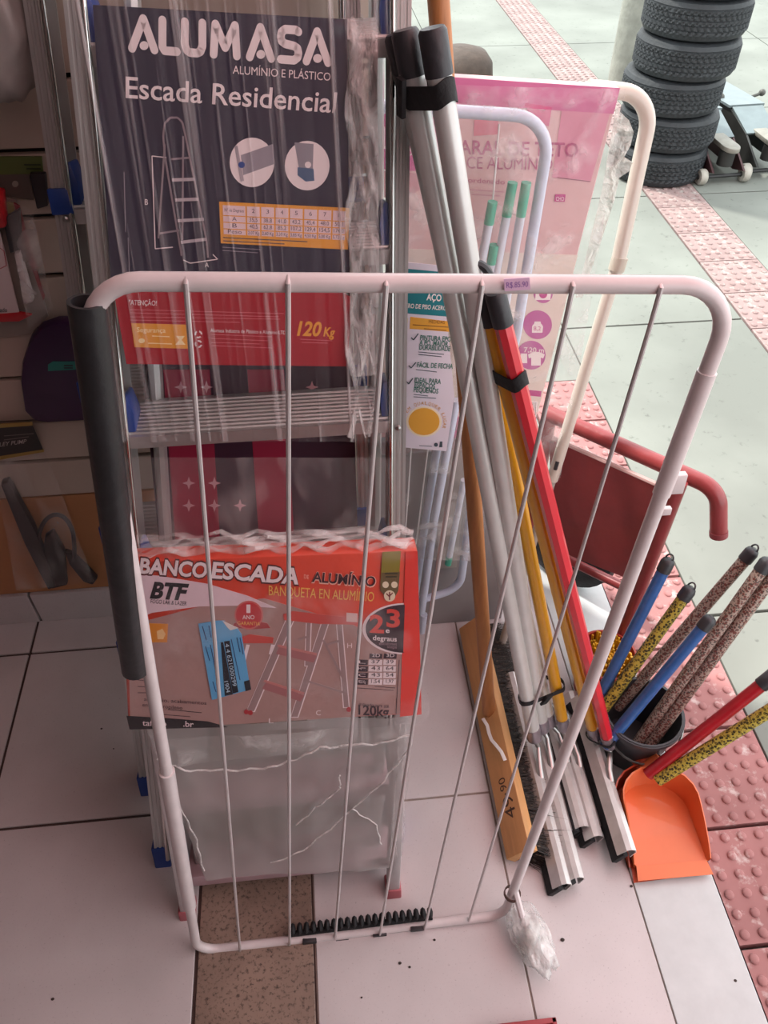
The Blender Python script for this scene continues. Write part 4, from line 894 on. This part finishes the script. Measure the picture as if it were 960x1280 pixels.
LEO = spots('leopard_print_yellow', '#b9aa4a', '#33301f', '#7d6f28', 175, .40); FLO = spots('floral_print', '#a9988c', '#74443c', '#504c46', 190, .42); BLUH = M('#355f9c', .3, 0, .2, 60, coat=.3); REDH = M('#a8202a', .3, 0, .15, 40, coat=.3)
def handle(a, b, r, mat, label, loop=True, cat='broom handle', name='broom_handle'):
    t = thing(name, a, label, cat, 'printed broom handles by the doorway'); d = (b-a).normalized()
    G().tube([a, b], r, 14).build('sleeve', mat, t)
    cp = G().tube([b-d*.014, b+d*.005, b+d*.011, b+d*.014], r, 14, rs=[r*1.14, r*1.14, r*.92, r*.5]).build('cap', BLACK_PL, t)
    if loop:
        sx = d.cross(Vector((0, 0, 1))).normalized(); P = [b+d*(.012+.010*math.sin(q))+sx*(.007*math.cos(q)) for q in [math.pi*i/8 for i in range(9)]]
        G().tube(P, .0016, 6).build('hanging_loop', BLACK_PL, cp)
    return t
def hz(x, y, z): return onZ(x, y, z)
def inb(c, dx, dy, z=.02): return Vector((c.x+dx, c.y+dy, z))
for (x0, y0, z0, x1, y1, z1, mat, lab, lp) in (
  (756, 858, .16, 833, 706, .42, BLUH, 'blue broom handle standing in the red bucket, next to the cart', True),
  (767, 868, .16, 859, 741, .38, LEO, 'yellow leopard print broom handle with black cap, standing in the red bucket', True),
  (772, 884, .05, 937, 693, .44, FLO, 'floral print broom handle topmost at the right edge of the bucket group', True),
  (783, 900, .15, 884, 778, .36, BLUH, 'short blue broom handle standing in the dark grey bucket', False),
  (790, 938, .04, 956, 706, .45, FLO, 'floral print broom handle in the dark grey bucket, left of its twin', False),
  (801, 946, .04, 972, 712, .44, FLO, 'floral print broom handle in the dark grey bucket, closest to the red dustpan handle', False)):
    a, b = hz(x0, y0, z0), hz(x1, y1, z1); d = (b-a).normalized(); a2 = a-d*max(0, (z0-.05)/d.z*(.6))
    handle(a2, b, .0112, mat, lab, lp)
def dustpan(loc, rz, mat, label, h0=.0, scale=1.0, hk=1.0):
    t = thing('dustpan', (0, 0, 0), label, 'dustpan', 'orange dustpans on the floor')
    hw, dep = .070*scale, .158*scale; out = []
    for i in range(31):          # outline from front right, around the back, to front left
        s = i/30
        if s < .33: q = (hw, dep*.62*s/.33)
        elif s > .67: q = (-hw, dep*.62*(1-s)/.33)
        else: a = math.pi*(s-.33)/.34; q = (hw*math.cos(a), dep*.62+dep*.38*math.sin(a))
        out.append((q, s))
    vs = []; n = len(out)
    for (x, y), s in out:
        k = math.sin(math.pi*s); h = (.012+.055*k**.8)*hk; vs += [(x*.94, y*.97, .003), (x*1.0, y, h), (x*1.03, y+.003*k, h), (x*1.0, y, -.0)]
    fs = []
    for i in range(n-1):
        for j in range(3): fs.append((4*i+j, 4*(i+1)+j, 4*(i+1)+j+1, 4*i+j+1))
    g = G().add(vs, fs); g.add([vs[4*i] for i in range(n)], [tuple(range(n))]); g.add([(v[0], v[1], 0) for v in [vs[4*i+3] for i in range(n)]], [tuple(range(n))])
    pan = g.build('pan', mat, t, angle=50)
    G().add([(-hw*1.0, -.024, .0012), (hw*1.0, -.024, .0012), (hw*.94, 0.001, .004), (-hw*.94, .001, .004), (-hw, -.024, 0), (hw, -.024, 0), (hw*.94, 0, .001), (-hw*.94, 0, .001)], [(0, 1, 2, 3), (4, 7, 6, 5), (0, 4, 5, 1), (1, 5, 6, 2), (3, 7, 4, 0), (2, 6, 7, 3)]).build('lip', mat, t, smooth=False)
    G().lathe([(.001, -.01), (.017, -.01), (.015, .03), (.012, .031)], (0, dep+.004, .05), 14, (.55, .25, .5)).build('socket', mat, t)
    t.matrix_basis = Matrix.Translation(loc) @ Matrix.Rotation(rz, 4, 'Z') @ Matrix.Translation((0, 0, h0)); return t
d1 = onZ(843, 1102, 0); dx = Vector((d1.x, d1.y+.026, 0)); ORG = M('#dd7040', .35, 0, .05, 10, coat=.3)
dpA = dustpan(dx+Vector((0, 0, .001)), math.radians(-1), ORG, 'bright orange dustpan lying open in front, with leopard print handle', .012)
dpB = dustpan(dx+Vector((-.001, .004, 0)), math.radians(1), M('#b84a2c', .38, 0, .05, 10, coat=.2), 'darker orange dustpan half hidden behind the bright one', 0, 1.065, .95)
for dp, a, b, mat in ((dpA, hz(822, 975, .075), hz(1030, 846, .34), LEO), (dpB, hz(810, 968, .072), hz(962, 848, .30), REDH)):
    d = (b-a).normalized(); h_ = G().tube([a, b], .0118, 14).build('handle', mat, dp)
    G().tube([b-d*.02, b+d*.012, b+d*.020, b+d*.023], .0118, 14, rs=[.0134, .0134, .010, .005]).build('cap', BLACK_PL, h_)

# ================================================================== ON THE PAVEMENT: TYRES, JACKS, BOLLARD
TYRE = M('#2b2f32', .62, 0, .25, 18, .25, 70, name='tyre_rubber')
tb0 = onZ(812, 234, 0); hd = Vector((tb0.x, tb0.y, 0)).normalized(); tcx = tb0+hd*.2
def make_tyre(label, R=.212, H=.142):
    t = thing('tyre', (0, 0, 0), label, 'tyre', 'tyres stacked beside the post')
    prof = [(R*.62, .02), (R*.70, .004), (R*.86, 0), (R*.95, .009), (R*.985, .024)]
    ng = 5; z0, z1 = .026, H-.026
    for i in range(ng):
        a = z0+(z1-z0)*i/ng; p = (z1-z0)/ng
        prof += [(R, a+.001), (R, a+p*.42), (R, a+p*.78), (R-.005, a+p*.80), (R-.005, a+p*.98)]
    prof += [(R*.985, H-.024), (R*.95, H-.009), (R*.86, H), (R*.70, H-.004), (R*.62, H-.02)]
    tread = set(range(5, 5+5*ng))
    def fn(g, j):
        if j in tread and (j-5) % 5 < 3:
            k = (j-5)//5; a = (g*52/(2*math.pi)+(.35*(j % 3) if k % 2 else -.35*(j % 3))+k*.4) % 1
            return -.0055 if a < .22 else 0
        return 0
    G().lathe(prof, (0, 0, 0), 208, close=False, fn=fn).build('casing', TYRE, t, angle=35)
    G().lathe([(R*.62, .02), (R*.60, .03), (R*.60, H-.03), (R*.62, H-.02)], (0, 0, 0), 64).build('bead', BLACK_RB, t)
    return t
names = ['bottom', 'second', 'third', 'fourth', 'fifth', 'topmost']
ty = make_tyre('bottom tyre of the stack, resting on the pavement')
for i in range(6):
    o = ty if i == 0 else copy_tree(ty)
    o.location = (tcx.x+(.0, .012, -.004, .016, .022, .026)[i], tcx.y+(0, .005, .012, 0, .006, .004)[i], -.004+.143*i); o.rotation_euler = (0, 0, i*.7)
    if i: o['label'] = ('second tyre from the bottom of the stack', 'middle tyre of the stack beside the post', 'fourth tyre from the bottom of the stack', 'fifth tyre from the bottom, second from the top', 'topmost tyre of the stack, cut by the picture edge')[i-1]
# floor jacks: long wedge shaped bodies on small white wheels
def jack(p, yaw_, label, red_side):
    t = thing('trolley_jack', (0, 0, 0), label, 'jack', 'trolley jacks behind the tyres')
    sidem = M('#4a2e30', .4, .3, .2, 20) if red_side else M('#454644', .4, .5, .2, 20); topm = M('#7a8688', .45, .3, .1, 20); JF = Fr((0, 0, 0), (0, 1, 0), (0, 0, 1))   # u along, v up
    for s in (-1, 1):
        G().prism([(.03, .05), (.10, .03), (.62, .03), (.62, .15), (.34, .17), (.16, .12)], s*.058-.004, s*.058+.004, JF).build('side_plate', sidem, t, smooth=False, bevel=.001)
    G().prism([(.30, .162), (.62, .15), (.62, .156), (.30, .172)], -.07, .07, JF).build('top_plate', topm, t, smooth=False, bevel=.001)
    G().prism([(.16, .115), (.295, .16), (.295, .168), (.155, .123)], -.06, .06, JF).build('front_plate', topm, t, smooth=False, bevel=.001)
    arm = G(); sd = []
    for i in range(18): a = math.pi*i/17; sd.append((.07-.045*math.sin(a), .03*math.cos(a)))
    outl = sd+[(.28, -.025), (.28, .025)]
    AF = Fr((0, 0, .118), (0, 1, .0), (-1, 0, 0)); arm.prism([(u, v) for u, v in outl], -.004, .012, AF).build('saddle_arm', M('#8f8c82', .5, .2, .2, 20), t, bevel=.003)
    G().lathe([(.001, .0), (.028, 0), (.028, .05), (.02, .052), (.001, .052)], (0, .075, .06), 16).build('saddle_post', M('#3a3a38', .5, .4), t)
    G().tube([(-.085, .06, .026), (.085, .06, .026)], .007, 8).build('axle', M('#2e2e2e', .5, .3), t)
    for s in (-1, 1):
        w_ = G().lathe([(.006, -.013), (.024, -.013), (.027, -.009), (.027, .009), (.024, .013), (.006, .013)], (s*.082, .06, .027), 20, (1, 0, 0), close=True).build('wheel', M('#aaa69b', .5, 0, .1, 30), t); G().cyl((s*.082-.015, .06, .027), (s*.082+.015, .06, .027), .009, seg=10).build('hub', M('#3a3a38', .5), w_)
        G().lathe([(.004, -.012), (.026, -.012), (.026, .012), (.004, .012)], (s*.075, .58, .026), 18, (1, 0, 0), close=True).build('wheel', M('#4a4a48', .5), t)
    G().tube([(.07, .42, .15), (.12, .42, .165)], .006, 8).build('release_knob', M('#4a4a44', .5), t); G().ball((.125, .42, .168), .013).build('knob', M('#55544e', .5), t)
    t.matrix_basis = Matrix.Translation((p.x, p.y, -.006)) @ Matrix.Rotation(yaw_, 4, 'Z') @ Matrix.Scale(1.25, 4); return t
j1 = onZ(908, 232, 0); jack(Vector((j1.x, j1.y-.03, 0)), math.radians(4), 'trolley jack with reddish side next to the tyres', True)
j2 = onZ(950, 229, 0); jack(Vector((j2.x+.06, j2.y+.0, 0)), math.radians(4), 'grey trolley jack at the right edge beyond the first one', False)
g0 = onZ(568, 190, 0); tz = onY(572, 58, g0.y).z; rr = .15
bo = thing('bollard', (g0.x, g0.y, -.006), 'dark brown rounded bollard showing above the pink box', 'bollard')
G().lathe([(rr*.9, -.006), (rr*.92, tz-rr*.9), (rr, tz-rr*.75), (rr*.96, tz-rr*.4), (rr*.75, tz-rr*.13), (rr*.4, tz-.004), (.001, tz)], (g0.x, g0.y, 0), 28).build('bollard_body', M('#4a3d34', .7, 0, .25, 20, .3, 40), bo)
G().lathe([(rr*1.15, -.006), (rr*1.1, .02), (rr*.9, .025)], (g0.x, g0.y, 0), 28).build('foot_ring', M('#57503f', .8), bo)

# ================================================================== GOODS ON THE SLATTED WALL
WF = Fr((0, WY-.002, 0), (1, 0, 0), (0, 0, 1))
def wp(name, pts, w0, w1, mat, parent, bev=.0):
    return G().prism([WF.uv(x, y, w1) for x, y in pts], w0, w1, WF).build(name, mat, parent, smooth=bev > 0, bevel=bev)
def wthing(name, px, label, cat, group=None):
    u, v = WF.uv(*px); return thing(name, WF.p(u, v), label, cat, group or 'goods hanging on the slatted wall')
t = wthing('blister_pack', (20, 320), 'red and white blister pack with a white handled tool on the slatted wall', 'package')
wp('card', [(-30, 235), (20, 250), (60, 395), (38, 418), (-40, 425)], .002, .005, M('#8a8078', .5), t)
wp('white_card', [(-40, 290), (0, 290), (24, 392), (-40, 396)], .012, .016, M('#cfc2c2', .5), t, .001)
wp('red_band', [(-40, 396), (25, 391), (40, 394), (24, 402), (-40, 404)], .012, .018, M('#b01822', .4), t, .001)
wp('red_edge', [(17, 254), (24, 258), (40, 320), (56, 372), (54, 376), (38, 330)], .006, .010, M('#8a1420', .4), t)
wp('red_cap', [(-20, 240), (2, 243), (7, 285), (-20, 290)], .006, .03, M('#b01822', .4, 0, .2, 60), t, .003)
wp('tool_handle', [(17, 318), (24, 315), (42, 378), (31, 382)], .008, .024, M('#d4cccc', .4), t, .004)
wp('tool_body', [(3, 275), (24, 262), (27, 312), (12, 318)], .008, .02, BLACK_PL, t, .003)
wp('yellow_flag', [(7, 252), (17, 254), (20, 276), (8, 270)], .006, .007, M('#8a7a34', .5), t)
strokes('hexagon_print', WF, [((0, 310), (5, 314)), ((5, 314), (8, 332)), ((8, 332), (0, 336))], .0012, .0165, M('#b05a60', .5), t)
text('ado', WF, (0, 390), (9, 390), 5, .0165, BLACK_PL, t, .02)
sheet('blister', WF, [(5, 250), (40, 262), (66, 385), (36, 412)], .026, .004, 10, 24, FILM, t, 30, 30, 5)
t = wthing('hanging_card', (30, 210), 'dark green header card on the slatted wall above the blister pack', 'card')
wp('header', [(-30, 196), (52, 196), (54, 217), (-30, 219)], .002, .005, M('#55602c', .5), t); wp('lower_part', [(-30, 219), (36, 217), (42, 250), (-30, 240)], .002, .004, M('#5a4f48', .5), t)
strokes('fine_print', WF, [((30, 206), (51, 206)), ((33, 211), (51, 211))], .002, .0056, M('#2a3016', .5), t); wp('dark_pack', [(36, 218), (56, 218), (60, 258), (46, 262)], .003, .015, M('#241a1e', .5), t, .002)
dot('hang_hole', WF, (19, 230), 4, .0056, M('#8d857c', .5), t)
t = wthing('purple_dustpan', (75, 465), 'dark purple plastic scoop with a teal sticker hanging on the slatted wall', 'scoop')
wp('scoop', [(25, 480), (27, 455), (36, 428), (50, 412), (70, 405), (128, 405), (128, 526), (60, 530), (42, 528), (30, 515)], .004, .035, M('#35153f', .4, 0, .1, 10), t, .008)
wp('teal_sticker', [(60, 456), (66, 452), (96, 452), (96, 462), (60, 464)], .034, .0358, M('#1d7a72', .5), t); strokes('sticker_print', WF, [((80, 457), (91, 457)), ((80, 460), (91, 460))], .0025, .0362, KB, t)
t = wthing('tool_bag', (60, 640), 'dark tool in a clear bag with black header label, low on the slatted wall', 'tool')
wp('label_card', [(-30, 536), (40, 531), (54, 563), (-30, 576)], .012, .014, M('#2e2a28', .5), t)
wp('label_border', [(-30, 532), (40, 528), (41, 532), (-30, 537)], .012, .0145, M('#9a8040', .5), t); wp('label_border', [(-30, 575), (54, 562), (55, 565), (-30, 580)], .012, .0145, M('#9a8040', .5), t)
text('VALLEY PUMP', WF, (-14, 560), (33, 554), 5, .0148, M('#a8a09a', .5), t, .005, .15); strokes('fine_print', WF, [((5, 545), (42, 542)), ((5, 550), (36, 546))], .0016, .0148, M('#6a625c', .5), t)
wp('jaw', [(0, 606), (10, 603), (42, 660), (58, 700), (70, 734), (60, 738), (48, 715), (30, 680)], .006, .026, M('#2a2224', .5, .2), t, .004)
wp('jaw', [(56, 672), (66, 665), (80, 690), (84, 732), (64, 737), (52, 700)], .006, .022, M('#2a2224', .5, .2), t, .004)
wp('handle', [(80, 690), (92, 694), (122, 724), (116, 732), (104, 728), (86, 706)], .006, .020, M('#2a2224', .5, .2), t, .004)
ring = [WF.p(*WF.uv(48+i*1.0+ (0), 0, .02), .02) for i in range(0)]
P = [WF.p(*WF.uv(70+23*math.cos(a), 682-38*math.sin(a)+ (8 if a < .2 else 0), .02), .018) for a in [math.pi*(1.05-1.15*i/16) for i in range(17)]]
G().tube(P, .0045, 8).build('strap', M('#2a2224', .5), t)
sheet('bag', WF, [(-10, 578), (58, 565), (118, 728), (20, 738)], .032, .004, 20, 24, FILM_LT, t, 20, 10, 6.6)
t = wthing('rolled_bag', (10, 30), 'pale crumpled plastic bag at the top of the slatted wall', 'bag')
bm_ = bmesh.new(); bmesh.ops.create_icosphere(bm_, subdivisions=4, radius=1.0); cc = Vector(WF.p(*WF.uv(-8, 20, .05), .065))
for v in bm_.verts:
    d = v.co.copy(); k = 1+.2*noise.noise(d*2)+.1*noise.noise(d*5); v.co = cc+Vector((d.x*.06*k, d.y*.05*k, d.z*.085*k))
me = bpy.data.meshes.new('bag_body'); bm_.to_mesh(me); bm_.free(); finish('bag_body', me, M('#a39c98', .35, 0, .1, 20), t, angle=80)
u, v = WF.uv(12, 8); G().tube([WF.p(u, v+.045, 0), WF.p(u, v+.045, .06), WF.p(u, v+.055, .065)], .003, 8).build('hook', STEEL, t)

# red tray edge at the photographer's feet
q = onZ(655, 1276, .02)
rt = thing('plastic_tray', (q.x, q.y-.12, 0), 'dull red plastic tray, only its far edge in view at the bottom', 'tray')
TFm = M('#9a2f36', .45)
G().box((q.x-.055, q.y-.24, .001), (q.x+.052, q.y, .006)).build('tray_floor', TFm, rt, bevel=.001)
for a, b in (((q.x-.055, q.y-.008, .001), (q.x+.052, q.y, .022)), ((q.x-.055, q.y-.24, .001), (q.x+.052, q.y-.232, .022)), ((q.x-.055, q.y-.24, .001), (q.x-.047, q.y, .022)), ((q.x+.044, q.y-.24, .001), (q.x+.052, q.y, .022))):
    G().box(a, b).build('tray_side', TFm, rt, bevel=.0015)
# small litter on the tiles
for i, (x, y, s) in enumerate(((66, 1249, .003), (127, 911, .0025), (142, 936, .0018), (500, 1204, .003), (512, 1209, .0025), (543, 1175, .0025), (703, 1175, .004), (919, 1226, .003), (452, 1247, .0018), (789, 1108, .003))):
    p = onZ(x, y, 0)
    o = G().ball((p.x, p.y, s*.3), s, 8, 5, (1, .8, .35)).build('dirt_crumb', M('#3a302c', .9)); tag(o, ['dark crumb near the bottom left on the white tile', 'dark crumb on the tile left of the ladder feet', 'smaller speck right of the crumb by the ladder feet', 'crumb on the tile below the notched holder', 'crumb beside another below the notched holder', 'crumb just under the bottom rail of the rack', 'crumb right of the wrapped rack wheel', 'crumb on the door sill at lower right', 'tiny speck at the bottom centre of the tiles', 'crumb on the tile joint by the dustpan'][i], 'crumb', 'dirt crumbs on the tiles')
